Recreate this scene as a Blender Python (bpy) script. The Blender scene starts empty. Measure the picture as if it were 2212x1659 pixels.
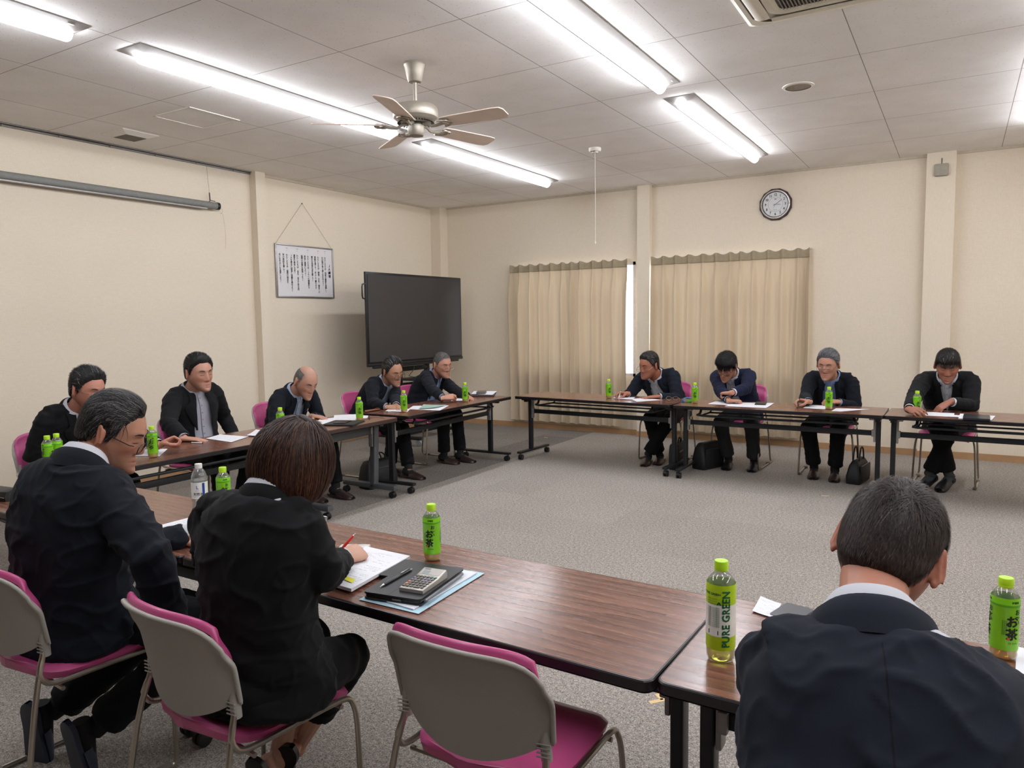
import bpy, bmesh, math, random
import numpy as np
from mathutils import Vector, Matrix, noise as mnoise
PI = math.pi
rnd = random.Random(7)
C = bpy.context.scene.collection
def R(d): return math.radians(d)
def V(*a): return np.array(a if len(a) > 1 else a[0], float)
def nrm(v):
    v = np.asarray(v, float); return v / (np.linalg.norm(v) + 1e-12)

# ---------------------------------------------------------------- camera model (used to read positions off known planes)
YAW, PITCH, ROLL, FPX, CAMZ = -0.54475416, -0.08743523, -0.01411795, 1595.0, 1.54
CF = V(math.sin(YAW)*math.cos(PITCH), math.cos(YAW)*math.cos(PITCH), math.sin(PITCH))
_r = V(math.cos(YAW), -math.sin(YAW), 0); _u = np.cross(_r, CF)
CR = math.cos(ROLL)*_r + math.sin(ROLL)*_u; CU = -math.sin(ROLL)*_r + math.cos(ROLL)*_u
CAM = V(0, 0, CAMZ)
def ray(px, py): return CR*((px-1106)/FPX) - CU*((py-829.5)/FPX) + CF
def at_z(px, py, z): d = ray(px, py); return CAM + d*((z-CAMZ)/d[2])
def at_y(px, py, y): d = ray(px, py); return CAM + d*(y/d[1])
def at_x(px, py, x): d = ray(px, py); return CAM + d*(x/d[0])
def at_d(px, py, dist): return CAM + ray(px, py)*dist

# ---------------------------------------------------------------- materials
MATS = {}
def srgb(r, g, b):
    f = lambda c: (c/255/12.92) if c/255 <= 0.04045 else ((c/255+0.055)/1.055)**2.4
    return (f(r), f(g), f(b), 1)
class NT:
    def __init__(s, name):
        s.m = bpy.data.materials.new(name); s.m.use_nodes = True
        s.t = s.m.node_tree; s.t.nodes.clear()
        s.out = s.n('ShaderNodeOutputMaterial')
    def n(s, ty, **kw):
        nd = s.t.nodes.new(ty)
        for k, v in kw.items(): setattr(nd, k, v)
        return nd
    def l(s, a, b): s.t.links.new(a, b)
    def bsdf(s, **kw):
        b = s.n('ShaderNodeBsdfPrincipled'); s.l(b.outputs[0], s.out.inputs[0]); s.b = b
        for k, v in kw.items(): b.inputs[k].default_value = v
        return b
    def coord(s, which='Object', scale=(1, 1, 1), rot=(0, 0, 0)):
        tc = s.n('ShaderNodeTexCoord'); mp = s.n('ShaderNodeMapping')
        mp.inputs['Scale'].default_value = scale; mp.inputs['Rotation'].default_value = rot
        s.l(tc.outputs[which], mp.inputs[0]); return mp.outputs[0]
    def noise(s, vec, scale, detail=3, rough=.55):
        nd = s.n('ShaderNodeTexNoise'); nd.inputs['Scale'].default_value = scale
        nd.inputs['Detail'].default_value = detail; nd.inputs['Roughness'].default_value = rough
        if vec is not None: s.l(vec, nd.inputs['Vector'])
        return nd.outputs[0]
    def ramp(s, fac, stops):
        r = s.n('ShaderNodeValToRGB'); e = r.color_ramp.elements
        while len(e) < len(stops): e.new(.5)
        for el, (p, c) in zip(e, stops): el.position = p; el.color = c if len(c) == 4 else (*c, 1)
        s.l(fac, r.inputs[0]); return r.outputs[0]
    def math(s, op, a, b=None, clamp=False):
        m = s.n('ShaderNodeMath', operation=op); m.use_clamp = clamp
        for i, v in enumerate((a, b)):
            if v is None: continue
            if isinstance(v, (int, float)): m.inputs[i].default_value = v
            else: s.l(v, m.inputs[i])
        return m.outputs[0]
    def mix(s, fac, a, b, mode='MIX'):
        m = s.n('ShaderNodeMix', data_type='RGBA', blend_type=mode)
        for i, v in ((0, fac), (6, a), (7, b)):
            if isinstance(v, (int, float)): m.inputs[i].default_value = v
            elif isinstance(v, tuple): m.inputs[i].default_value = v
            else: s.l(v, m.inputs[i])
        return m.outputs[2]
    def bump(s, h, strength=.3, dist=.002):
        b = s.n('ShaderNodeBump'); b.inputs['Strength'].default_value = strength; b.inputs['Distance'].default_value = dist
        s.l(h, b.inputs['Height']); s.l(b.outputs[0], s.b.inputs['Normal'])
def simple(name, col, rough=.5, metal=0., spec=.5, noise_amt=.06, nscale=30, bump=0., coat=0., sheen=0.):
    if name in MATS: return MATS[name]
    m = NT(name); c = srgb(*col)
    b = m.bsdf(**{'Roughness': rough, 'Metallic': metal, 'Specular IOR Level': spec, 'Coat Weight': coat, 'Sheen Weight': sheen})
    v = m.coord('Object'); n = m.noise(v, nscale, 2)
    d = tuple(x*(1-noise_amt) for x in c[:3]) + (1,); u = tuple(min(1, x*(1+noise_amt)) for x in c[:3]) + (1,)
    m.l(m.ramp(n, [(.3, d), (.7, u)]), b.inputs['Base Color'])
    if bump: m.bump(n, bump, .001)
    MATS[name] = m.m; return m.m
def emis(name, col, s):
    m = NT(name); e = m.n('ShaderNodeEmission'); e.inputs[0].default_value = (*col, 1); e.inputs[1].default_value = s
    m.l(e.outputs[0], m.out.inputs[0]); MATS[name] = m.m; return m.m

# ---------------------------------------------------------------- mesh building
class MB:
    """collects shapes that belong to ONE part"""
    def __init__(s): s.v = []; s.f = []; s.n = 0; s.mi = []; s.cur = 0
    def add(s, v, f):
        v = np.asarray(v, float).reshape(-1, 3); s.v.append(v)
        s.f += [tuple(i+s.n for i in q) for q in f]; s.mi += [s.cur]*len(f); s.n += len(v); return s
    def box(s, c, d, rz=0, bev=0, M=None):
        c = V(*c) if not isinstance(c, np.ndarray) else c
        bm = bmesh.new(); bmesh.ops.create_cube(bm, size=1); bmesh.ops.scale(bm, vec=d, verts=bm.verts)
        if bev: bmesh.ops.bevel(bm, geom=bm.edges[:], offset=min(bev, min(d)*.45), segments=2, profile=.5, affect='EDGES')
        v = np.array([x.co[:] for x in bm.verts]); f = [tuple(q.index for q in p.verts) for p in bm.faces]; bm.free()
        if M is not None: v = v @ np.asarray(M)[:3, :3].T
        elif rz: v = v @ rotz(rz).T
        return s.add(v+c, f)
    def tube(s, pts, r, seg=8, cap=True, up=None, flat=1.):
        pts = np.asarray(pts, float); n = len(pts); rr = np.broadcast_to(np.asarray(r, float), (n,)) if np.ndim(r) < 2 else np.asarray(r, float)
        T = np.gradient(pts, axis=0); T /= np.linalg.norm(T, axis=1)[:, None]+1e-12
        u = V(0, 0, 1) if up is None else np.asarray(up, float)
        if abs(T[0] @ u) > .95 and up is None: u = V(1, 0, 0)
        vs = []
        a = np.linspace(0, 2*PI, seg, endpoint=False)
        for i in range(n):
            s1 = u - T[i]*(u @ T[i]); s1 = nrm(s1); s2 = np.cross(T[i], s1); u = s1 if up is None else u
            ra, rb = (rr[i], rr[i]*flat) if rr.ndim == 1 else rr[i]
            vs.append(pts[i] + np.outer(np.cos(a)*rb, s1) + np.outer(np.sin(a)*ra, s2))
        f = [(i*seg+j, i*seg+(j+1) % seg, (i+1)*seg+(j+1) % seg, (i+1)*seg+j) for i in range(n-1) for j in range(seg)]
        if cap: f += [tuple(range(seg))[::-1], tuple((n-1)*seg+j for j in range(seg))]
        return s.add(np.concatenate(vs), f)
    def cyl(s, a, b, r, seg=16): return s.tube([a, b], r, seg)
    def lathe(s, prof, c=(0, 0, 0), seg=24, M=None, closed=True):
        a = np.linspace(0, 2*PI, seg, endpoint=False); p = np.asarray(prof, float); n = len(p)
        v = np.concatenate([np.stack([np.cos(a)*r, np.sin(a)*r, np.full(seg, z)], 1) for r, z in p])
        if M is not None: v = v @ np.asarray(M)[:3, :3].T
        f = [(i*seg+j, i*seg+(j+1) % seg, (i+1)*seg+(j+1) % seg, (i+1)*seg+j) for i in range(n-1) for j in range(seg)]
        if closed: f += [tuple(range(seg))[::-1], tuple((n-1)*seg+j for j in range(seg))]
        return s.add(v+V(*c), f)
    def ell(s, c, r, M=None, nu=16, nv=10):
        u = np.linspace(0, 2*PI, nu, endpoint=False); w = np.linspace(0, PI, nv+1)[1:-1]
        v = [V(0, 0, 1)]+[V(math.sin(b)*math.cos(a), math.sin(b)*math.sin(a), math.cos(b)) for b in w for a in u]+[V(0, 0, -1)]
        v = np.array(v)*np.asarray(r)
        if M is not None: v = v @ np.asarray(M)[:3, :3].T
        f = [(0, 1+j, 1+(j+1) % nu) for j in range(nu)]
        for i in range(nv-2):
            f += [(1+i*nu+j, 1+(i+1)*nu+j, 1+(i+1)*nu+(j+1) % nu, 1+i*nu+(j+1) % nu) for j in range(nu)]
        l = 1+(nv-2)*nu; f += [(l+j, len(v)-1, l+(j+1) % nu) for j in range(nu)]
        return s.add(v+np.asarray(c, float), f)
    def grid(s, P, closeu=False, thick=0):
        """P: (n,m,3) array"""
        P = np.asarray(P, float); n, m = P.shape[:2]
        f = [(i*m+j, i*m+(j+1) % m, (i+1)*m+(j+1) % m, (i+1)*m+j) for i in range(n-1) for j in range(m if closeu else m-1)]
        if not thick: return s.add(P.reshape(-1, 3), f)
        du = np.gradient(P, axis=0); dv = np.gradient(P, axis=1); N = np.cross(dv, du); N /= np.linalg.norm(N, axis=2)[..., None]+1e-12
        Q = P - N*thick; k = n*m
        f2 = [tuple(reversed([i+k for i in q])) for q in f]
        e = []
        for i in range(n-1):
            if not closeu: e += [(i*m, (i+1)*m, (i+1)*m+k, i*m+k), ((i+1)*m-1+k, (i+2)*m-1+k, (i+2)*m-1, (i+1)*m-1)]
        for j in range(m if closeu else m-1):
            j2 = (j+1) % m; e += [(j2, j, j+k, j2+k), ((n-1)*m+j, (n-1)*m+j2, (n-1)*m+j2+k, (n-1)*m+j+k)]
        return s.add(np.concatenate([P.reshape(-1, 3), Q.reshape(-1, 3)]), f+f2+e)
    def prism(s, poly, z0, z1):
        n = len(poly); v = [(x, y, z0) for x, y in poly]+[(x, y, z1) for x, y in poly]
        return s.add(v, [tuple(range(n))[::-1], tuple(range(n, 2*n))]+[(i, (i+1) % n, (i+1) % n+n, i+n) for i in range(n)])
    def arrays(s): return (np.concatenate(s.v) if s.v else np.zeros((0, 3))), s.f
    def build(s, name, mats, parent=None, loc=None, smooth=35, rot=None):
        v, f = s.arrays()
        o = mesh_obj(name, v, f, mats, parent, loc, smooth)
        if len(set(s.mi)) > 1: o.data.polygons.foreach_set('material_index', s.mi)
        if rot is not None: o.rotation_euler = rot
        return o
def rotz(a): c, s = math.cos(a), math.sin(a); return np.array([[c, -s, 0], [s, c, 0], [0, 0, 1.]])
def rotx(a): c, s = math.cos(a), math.sin(a); return np.array([[1., 0, 0], [0, c, -s], [0, s, c]])
def roty(a): c, s = math.cos(a), math.sin(a); return np.array([[c, 0, s], [0, 1., 0], [-s, 0, c]])
def mesh_obj(name, v, f, mats, parent=None, loc=None, smooth=35):
    me = bpy.data.meshes.new(name); me.from_pydata(np.asarray(v).tolist(), [], f); me.validate()
    for m in (mats if isinstance(mats, (list, tuple)) else [mats]): me.materials.append(m)
    if smooth:
        me.polygons.foreach_set('use_smooth', [True]*len(me.polygons))
        if smooth < 180: me.set_sharp_from_angle(angle=R(smooth))
    o = bpy.data.objects.new(name, me); C.objects.link(o)
    if parent is not None: o.parent = parent
    if loc is not None: o.location = loc
    return o
def tag(o, label=None, cat=None, group=None, kind=None):
    for k, v in (('label', label), ('category', cat), ('group', group), ('kind', kind)):
        if v: o[k] = v
    return o
def empty(name, loc=(0, 0, 0), rz=0, label=None, cat=None, group=None):
    o = bpy.data.objects.new(name, None); C.objects.link(o); o.location = loc; o.rotation_euler = (0, 0, rz); o.empty_display_size = .05
    return tag(o, label, cat, group)
def dup(root, loc=None, rz=None, label=None, group=None):
    r = root.copy(); C.objects.link(r)
    if loc is not None: r.location = loc
    if rz is not None: r.rotation_euler = (0, 0, rz)
    tag(r, label, None, group)
    for ch in list(root.children):
        c = ch.copy(); C.objects.link(c); c.parent = r
        for g in list(ch.children):
            d = g.copy(); C.objects.link(d); d.parent = c
    return r
def struct(o): o['kind'] = 'structure'; return o
def rrect(w, d, r, n=6):
    p = []
    for cx, cy, a0 in ((w/2-r, d/2-r, 0), (-w/2+r, d/2-r, 90), (-w/2+r, -d/2+r, 180), (w/2-r, -d/2+r, 270)):
        for i in range(n+1): a = R(a0+90*i/n); p.append((cx+r*math.cos(a), cy+r*math.sin(a)))
    return p
_tc = {}
def text_mesh(body, size, bold=0., line=1., align='CENTER', sx=1.):
    k = (body, size, bold, line, align, sx)
    if k in _tc: return _tc[k]
    cu = bpy.data.curves.new('t', 'FONT'); cu.body = body; cu.size = size; cu.space_line = line
    cu.align_x = align; cu.align_y = 'CENTER'; cu.resolution_u = 2; cu.fill_mode = 'FRONT'
    o = bpy.data.objects.new('t', cu); C.objects.link(o); bpy.context.view_layer.update()
    me = o.evaluated_get(bpy.context.evaluated_depsgraph_get()).to_mesh()
    v = np.array([x.co[:] for x in me.vertices]).reshape(-1, 3); f = [tuple(p.vertices) for p in me.polygons]
    v[:, 0] *= sx
    if bold:
        n0 = len(v); sh = [(0, 0), (bold, 0), (-bold, 0), (0, bold), (0, -bold)]; v = np.concatenate([v+V(x, y, 0) for x, y in sh]); f = [tuple(i+n0*k for i in q) for k in range(5) for q in f]
    bpy.data.objects.remove(o); bpy.data.curves.remove(cu); _tc[k] = (v, f); return v, f
def remesh(v, f, voxel, smooth=3, fac=.5):
    me = bpy.data.meshes.new('rm'); me.from_pydata(v.tolist(), [], f)
    o = bpy.data.objects.new('rm', me); C.objects.link(o)
    m = o.modifiers.new('r', 'REMESH'); m.mode = 'VOXEL'; m.voxel_size = voxel; m.adaptivity = 0
    if smooth: s = o.modifiers.new('s', 'SMOOTH'); s.factor = fac; s.iterations = smooth
    bpy.context.view_layer.update()
    e = o.evaluated_get(bpy.context.evaluated_depsgraph_get()).to_mesh()
    nv = len(e.vertices); co = np.empty(nv*3); e.vertices.foreach_get('co', co)
    nrmv = np.empty(nv*3); e.vertex_normals.foreach_get('vector', nrmv)
    nf = [tuple(p.vertices) for p in e.polygons]
    bpy.data.objects.remove(o); bpy.data.meshes.remove(me)
    return co.reshape(-1, 3), nf, nrmv.reshape(-1, 3)
def vcol(o, name, cols):
    a = o.data.color_attributes.new(name, 'FLOAT_COLOR', 'POINT')
    c = np.ones((len(cols), 4)); c[:, :cols.shape[1]] = cols; a.data.foreach_set('color', c.ravel())
def vvec(o, name, vec):
    a = o.data.attributes.new(name, 'FLOAT_VECTOR', 'POINT'); a.data.foreach_set('vector', np.asarray(vec, float).ravel())
def sm(a, b, x): t = np.clip((x-a)/(b-a), 0, 1); return t*t*(3-2*t)
def nz(P, scale, off=0.):
    q = np.asarray(P)*scale+off
    return np.array([mnoise.noise(Vector(x)) for x in q])
# ================================================================ ROOM
H = 3.195; XL, XR, YB, YF = -6.75, 4.2, 9.06, -3.3
def wallpaper():
    m = NT('wallpaper'); b = m.bsdf(**{'Roughness': .85, 'Specular IOR Level': .25})
    v = m.coord('Object'); n1 = m.noise(m.coord('Object', (260, 260, 26)), 1., 2); n2 = m.noise(m.coord('Object', (26, 26, 300)), 1., 2)
    w = m.math('ADD', m.math('MULTIPLY', n1, .5), m.math('MULTIPLY', n2, .5))
    big = m.noise(v, .7, 2)
    c = m.ramp(w, [(.35, srgb(222, 209, 189)), (.65, srgb(233, 221, 202))])
    c = m.mix(.12, c, m.ramp(big, [(.3, srgb(205, 188, 160)), (.7, srgb(235, 222, 200))]))
    m.l(c, b.inputs['Base Color']); m.bump(w, .25, .001); return m.m
def ceil_mat():
    m = NT('ceiling_board'); b = m.bsdf(**{'Roughness': .9, 'Specular IOR Level': .15})
    v = m.coord('Object', (1, 1, 1))
    # short wormy fissures
    w1 = m.n('ShaderNodeTexVoronoi'); w1.inputs['Scale'].default_value = 1.; m.l(m.coord('Object', (34, 95, 1)), w1.inputs['Vector'])
    nn = m.noise(m.coord('Object', (45, 110, 1)), 1., 3)
    pit = m.math('MULTIPLY', m.math('LESS_THAN', w1.outputs['Distance'], .17), m.math('GREATER_THAN', nn, .52))
    # joints
    sx = m.n('ShaderNodeSeparateXYZ'); m.l(v, sx.inputs[0])
    def line(o, off, pitch):
        t = m.math('DIVIDE', m.math('SUBTRACT', o, off), pitch); t = m.math('SUBTRACT', t, m.math('ROUND', t))
        return m.math('LESS_THAN', m.math('MULTIPLY', m.math('ABSOLUTE', t), pitch), .0028)
    j = m.math('MAXIMUM', line(sx.outputs[0], -.604, .907), line(sx.outputs[1], 2.565, .926))
    base = m.ramp(m.noise(v, 3., 3), [(.3, srgb(238, 234, 230)), (.7, srgb(246, 243, 240))])
    c = m.mix(m.math('MULTIPLY', pit, .45), base, srgb(120, 112, 106)); c = m.mix(m.math('MULTIPLY', j, .75), c, srgb(112, 103, 98))
    m.l(c, b.inputs['Base Color'])
    h = m.math('SUBTRACT', 1., m.math('ADD', m.math('MULTIPLY', pit, .5), j)); m.bump(h, .35, .003); return m.m
def carpet():
    m = NT('carpet_tile'); b = m.bsdf(**{'Roughness': .97, 'Specular IOR Level': .1})
    v = m.coord('Object'); s = m.n('ShaderNodeSeparateXYZ'); m.l(v, s.inputs[0])
    n = m.noise(v, 170, 3, .8); n2 = m.noise(v, 60, 2, .6); n3 = m.noise(v, .9, 2)
    # quarter-turned 50 cm tiles of slightly different depth of colour
    tx = m.math('FLOOR', m.math('DIVIDE', m.math('ADD', s.outputs[0], 4.2), .5)); ty = m.math('FLOOR', m.math('DIVIDE', s.outputs[1], .5))
    cb = m.n('ShaderNodeCombineXYZ'); m.l(tx, cb.inputs[0]); m.l(ty, cb.inputs[1])
    wn = m.n('ShaderNodeTexWhiteNoise'); m.l(cb.outputs[0], wn.inputs[0])
    c = m.ramp(m.math('ADD', m.math('MULTIPLY', n, .75), m.math('MULTIPLY', n2, .25)), [(.36, srgb(76, 72, 68)), (.45, srgb(140, 133, 126)), (.55, srgb(180, 172, 163)), (.67, srgb(234, 226, 216))])
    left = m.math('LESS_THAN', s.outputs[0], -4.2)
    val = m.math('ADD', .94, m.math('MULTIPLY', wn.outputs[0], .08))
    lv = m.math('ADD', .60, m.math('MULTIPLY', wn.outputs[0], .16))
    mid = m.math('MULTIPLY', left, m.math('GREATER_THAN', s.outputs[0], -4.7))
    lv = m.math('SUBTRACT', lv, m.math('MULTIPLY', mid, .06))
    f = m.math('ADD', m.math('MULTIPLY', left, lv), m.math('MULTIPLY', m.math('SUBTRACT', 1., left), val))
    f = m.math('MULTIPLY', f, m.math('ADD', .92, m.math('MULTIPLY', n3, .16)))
    cc = m.n('ShaderNodeCombineXYZ')
    for i in range(3): m.l(f, cc.inputs[i])
    m.l(m.mix(1., c, cc.outputs[0], 'MULTIPLY'), b.inputs['Base Color']); m.bump(n, .8, .006); return m.m
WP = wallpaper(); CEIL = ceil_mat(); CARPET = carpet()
def quadbox(name, a, b, mat):
    a, b = V(*a), V(*b); mb = MB(); mb.box((a+b)/2, b-a); o = mb.build(name, mat, smooth=0); return struct(o)
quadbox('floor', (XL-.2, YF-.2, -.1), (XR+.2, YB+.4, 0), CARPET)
quadbox('ceiling', (XL-.2, YF-.2, H), (XR+.2, YB+.4, H+.1), CEIL)
quadbox('wall_left', (XL-.2, YF, 0), (XL, YB, H), WP)
quadbox('wall_right', (XR, YF, 0), (XR+.2, YB, H), WP)
quadbox('wall_front', (XL, YF-.2, 0), (XR, YF, H), simple('unseen_wall_dimmed', (92, 76, 62), .7))  # unseen wall, coloured dark to keep bounced light off the near side
# back wall with two window openings
W1 = (-5.40, -3.60, .77, 2.26); W2 = (-3.38, -1.55, .77, 2.26)
mb = MB()
def wb(x0, x1, z0, z1): mb.box(((x0+x1)/2, YB+.1, (z0+z1)/2), (x1-x0, .2, z1-z0))
wb(XL-.2, W1[0], 0, H); wb(W1[1], W2[0], 0, H); wb(W2[1], XR+.2, 0, H)
for w in (W1, W2): wb(w[0], w[1], 0, w[2]); wb(w[0], w[1], w[3], H)
struct(mb.build('wall_back', WP, smooth=0))
ALU = simple('window_sash_metal', (206, 200, 204), .5, .0); 
def glassm():
    m = NT('window_glass'); t = m.n('ShaderNodeBsdfTransparent'); t.inputs[0].default_value = (.95, .97, 1, 1)
    g = m.n('ShaderNodeBsdfGlossy'); g.inputs['Roughness'].default_value = .03
    mx = m.n('ShaderNodeMixShader'); mx.inputs[0].default_value = .06
    m.l(t.outputs[0], mx.inputs[1]); m.l(g.outputs[0], mx.inputs[2]); m.l(mx.outputs[0], m.out.inputs[0]); return m.m
WG = glassm()
for i, w in enumerate((W1, W2)):
    o = empty(f'window_{i+1}', ((w[0]+w[1])/2, YB, w[2])); struct(o)
    cx = (w[0]+w[1])/2; ww = w[1]-w[0]; hh = w[3]-w[2]
    mb = MB()
    for x in (-ww/2+.02, ww/2-.02): mb.box((x, .05, hh/2), (.04, .08, hh))
    for x in (-.03, .03): mb.box((x, .06, hh/2), (.05, .03, hh))
    for z in (.02, hh-.02): mb.box((0, .05, z), (ww, .08, .04))
    mb.build('window_frame', ALU, o)
    for s in (-1, 1): MB().box((s*ww/4, .07+.01*s, hh/2), (ww/2-.02, .005, hh-.06)).build('pane', WG, o)
# pillars
def pillar(name, x0, x1, y0, y1): quadbox(name, (x0, y0, 0), (x1, y1, H), WP)
pillar('pillar_left', XL, -6.65, 5.618, 5.75)
pillar('pillar_corner', XL, -6.58, 8.88, YB)
pillar('pillar_back', -3.543, -3.377, YB-.1, YB)
pillar('pillar_right', -.348, -.084, YB-.1, YB)
BASE = simple('baseboard_wood', (176, 138, 100), .5, noise_amt=.1, nscale=6)
def base(name, segs):
    mb = MB()
    for (x0, y0, x1, y1) in segs: mb.box(((x0+x1)/2, (y0+y1)/2, .036), (abs(x1-x0)+.008, abs(y1-y0)+.008, .072))
    struct(mb.build(name, BASE, smooth=0))
base('baseboard_back', [(-6.58, YB-.005, -3.543, YB-.005), (-3.543, YB-.105, -3.377, YB-.105), (-3.375, YB-.1, -3.375, YB), (-3.377, YB-.005, -.348, YB-.005), (-.348, YB-.105, -.084, YB-.105), (-.084, YB-.005, XR, YB-.005)])
base('baseboard_left', [(XL+.005, YF, XL+.005, 5.618), (XL, 5.618, -6.65, 5.618), (-6.645, 5.618, -6.645, 5.75), (XL+.005, 5.75, XL+.005, 8.88), (-6.75, 8.875, -6.575, 8.875), (-6.575, 8.875, -6.575, YB)])
# ceiling edge moulding + picture rail on the left wall
TR = simple('ceiling_trim', (196, 184, 165), .6)
mb = MB(); mb.box(((-6.58+XR)/2, YB-.008, H-.012), (XR+6.58, .016, .024)); mb.box((XL+.008, 7.3, H-.012), (.016, 3.1, .024)); struct(mb.build('trim_1', TR, smooth=0))
GM = simple('rail_metal', (128, 124, 120), .4, .7); DK = simple('dark_gap', (60, 56, 52), .6)
mb = MB(); mb.box((XL+.012, 1.2, H-.022), (.02, 8.84, .012)); mb.cur = 1; mb.box((XL+.010, 1.2, H-.008), (.018, 8.84, .014)); mb.cur = 0; mb.box((XL+.03, 1.2, H-.006), (.02, 8.84, .008))
for k in range(18): mb.box((XL+.026, 5.4-.45*k, H-.024), (.012, .02, .012))
tag(mb.build('picture_rail', [GM, DK]), 'thin metal picture rail running along the ceiling edge over the left wall', 'rail')

# ---------------- fluorescent fixtures
PANW = simple('fixture_white', (152, 147, 142), .6, noise_amt=.02)
LENS = emis('lamp_lens', (.955, .985, 1.06), 18.)
def fixture_proto():
    L = 2.5; o = empty('ceiling_light', (0, 0, H))
    mb = MB(); sec = [(-.115, 0), (-.115, -.006), (-.05, -.034), (.05, -.034), (.115, -.006), (.115, 0)]
    P = []
    for y, k, dz in ((-L/2, 0, 0), (-L/2+.001, 1, 0), (-L/2+.06, 1, 1), (L/2-.06, 1, 1), (L/2-.001, 1, 0), (L/2, 0, 0)):
        P.append([(x, y, (-.006 if z < -.006 else z) if not dz else z) if k else (x, y, 0) for x, z in sec])
    mb.grid(P); mb.build('housing', PANW, o, smooth=20)
    mb = MB(); n = 10; P = []
    for y, s in ((-L/2+.055, .35), (-L/2+.06, .8), (-L/2+.075, 1), (L/2-.075, 1), (L/2-.06, .8), (L/2-.055, .35)):
        P.append([(.041*math.cos(PI+PI*i/n)*(.6+.4*s), y, -.033+.050*math.sin(PI+PI*i/n)*s) for i in range(n+1)])
    mb.grid(P); mb.build('diffuser', LENS, o)
    MB().box((.085, L/2-.1, -.0165), (.03, .035, .002)).build('rating_plate', simple('plate_grey', (170, 165, 160), .5), o)
    return o
fx = fixture_proto(); first = True
rows = {-4.30: 'left', -1.866: 'middle', .572: 'right'}
ys = [(1.20, 'nearest end'), (3.985, 'second from the near end'), (6.80, 'far end by the back wall')]
GL = 'surface mounted fluorescent ceiling lights in three rows'
spec = {(-4.30, 1.20): 'long white fluorescent ceiling light cut off by the upper left corner of the photo',
        (-4.30, 3.985): 'long white fluorescent ceiling light behind the ceiling fan, over the left tables',
        (-4.30, 6.80): 'white fluorescent ceiling light just right of and beyond the ceiling fan hub',
        (-1.866, 3.985): 'long white fluorescent ceiling light cut by the top edge, left of the air conditioner',
        (-1.866, 6.80): 'white fluorescent ceiling light between the middle row lamp and the wall clock',
        (.572, 6.80): 'fluorescent ceiling light only just showing at the upper right edge of the photo'}
for x in (-4.30, -1.866, .572, 3.0):
    for y in (1.20, 3.985, 6.80):
        lab = spec.get((x, y)) or {(-1.866, 1.20): 'near end fluorescent ceiling light of the middle row, above the near tables', (.572, 1.20): 'near end fluorescent ceiling light of the right row', (.572, 3.985): 'middle fluorescent ceiling light of the right row, right of the air conditioner', (3.0, 1.20): 'near end fluorescent ceiling light along the right wall', (3.0, 3.985): 'middle fluorescent ceiling light along the right wall', (3.0, 6.80): 'far end fluorescent ceiling light along the right wall'}[(x, y)]
        if first: o = fx; o.location = (x, y, H); first = False
        else: o = dup(fx, (x, y, H), 0)
        tag(o, lab, 'ceiling light', GL)
# ---------------- ceiling fan
NI = simple('brushed_nickel', (176, 168, 154), .42, .5, noise_amt=.04); BLW = simple('fan_blade_wood', (236, 216, 200), .5, noise_amt=.05, nscale=9); DKM = simple('dark_metal', (52, 48, 46), .4, .5)
fan = empty('ceiling_fan', (-3.07, 3.907, H), 0, 'five bladed ceiling fan with brushed nickel motor and light wood blades', 'ceiling fan')
MB().lathe([(.001, 0), (.068, 0), (.07, -.012), (.066, -.02), (.058, -.06), (.048, -.105), (.04, -.118), (.02, -.122), (.001, -.122)], seg=32).build('canopy_cup', NI, fan)
MB().cyl((0, 0, -.118), (0, 0, -.26), .0125, 16).build('downrod', NI, fan)
MB().lathe([(.001, -.235), (.02, -.238), (.022, -.255), (.10, -.262), (.135, -.272), (.145, -.285), (.147, -.33), (.143, -.345), (.125, -.36), (.10, -.372), (.08, -.378), (.001, -.378)], seg=40).build('motor_housing', NI, fan)
mb = MB()
for k in range(36):
    a = 2*PI*k/36; mb.box(V(math.cos(a)*.105, math.sin(a)*.105, -.3725), (.032, .006, .006), M=rotz(a) @ roty(.48))
mb.build('vent_slots', DKM, fan)
MB().lathe([(.001, -.376), (.055, -.376), (.055, -.392), (.001, -.392)], seg=24).build('flywheel', DKM, fan)
MB().lathe([(.001, -.385), (.052, -.385), (.054, -.395), (.054, -.445), (.047, -.458), (.02, -.462), (.001, -.462)], seg=32).build('switch_housing', NI, fan)
def blade(a):
    mb = MB(); out = [(.20, .040), (.215, .055), (.30, .062), (.60, .068), (.645, .062), (.662, .035)]
    pts = [(x, w) for x, w in out]+[(x, -w) for x, w in out[::-1]]
    bm = MB(); bm.prism(pts, -.003, .003); v, f = bm.arrays()
    v = v @ rotx(R(-13)).T; v = v+V(0, 0, -.395); v = v @ rotz(a).T; mb.add(v, f)
    b = mb.build('blade', BLW, fan)
    ir = MB(); P = [V(.05, 0, -.385), V(.09, 0, -.39), V(.12, 0, -.41), (.16, 0, -.41), (.20, 0, -.402)]
    ir.tube(np.array(P), [.009, .009, .009, .010, .012], 8)
    for s in (1, -1):
        arc = np.array([(.19+.075*math.sin(t)**.9, s*.045*math.sin(t*2)*.9+s*.004, -.402) for t in np.linspace(0.05, 1.45, 9)]); ir.tube(arc, .006, 6)
    arc = np.array([(.20+.055*math.cos(t), .052*math.sin(t), -.404-.012*math.sin(t)*.3) for t in np.linspace(-1.7, 1.7, 12)]); ir.tube(arc, .0065, 6)
    v, f = ir.arrays(); i2 = MB(); i2.add(v @ rotz(a).T, f); i2.build('blade_iron', NI, b)
for k in range(5): blade(R(3.5+72*k))
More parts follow.
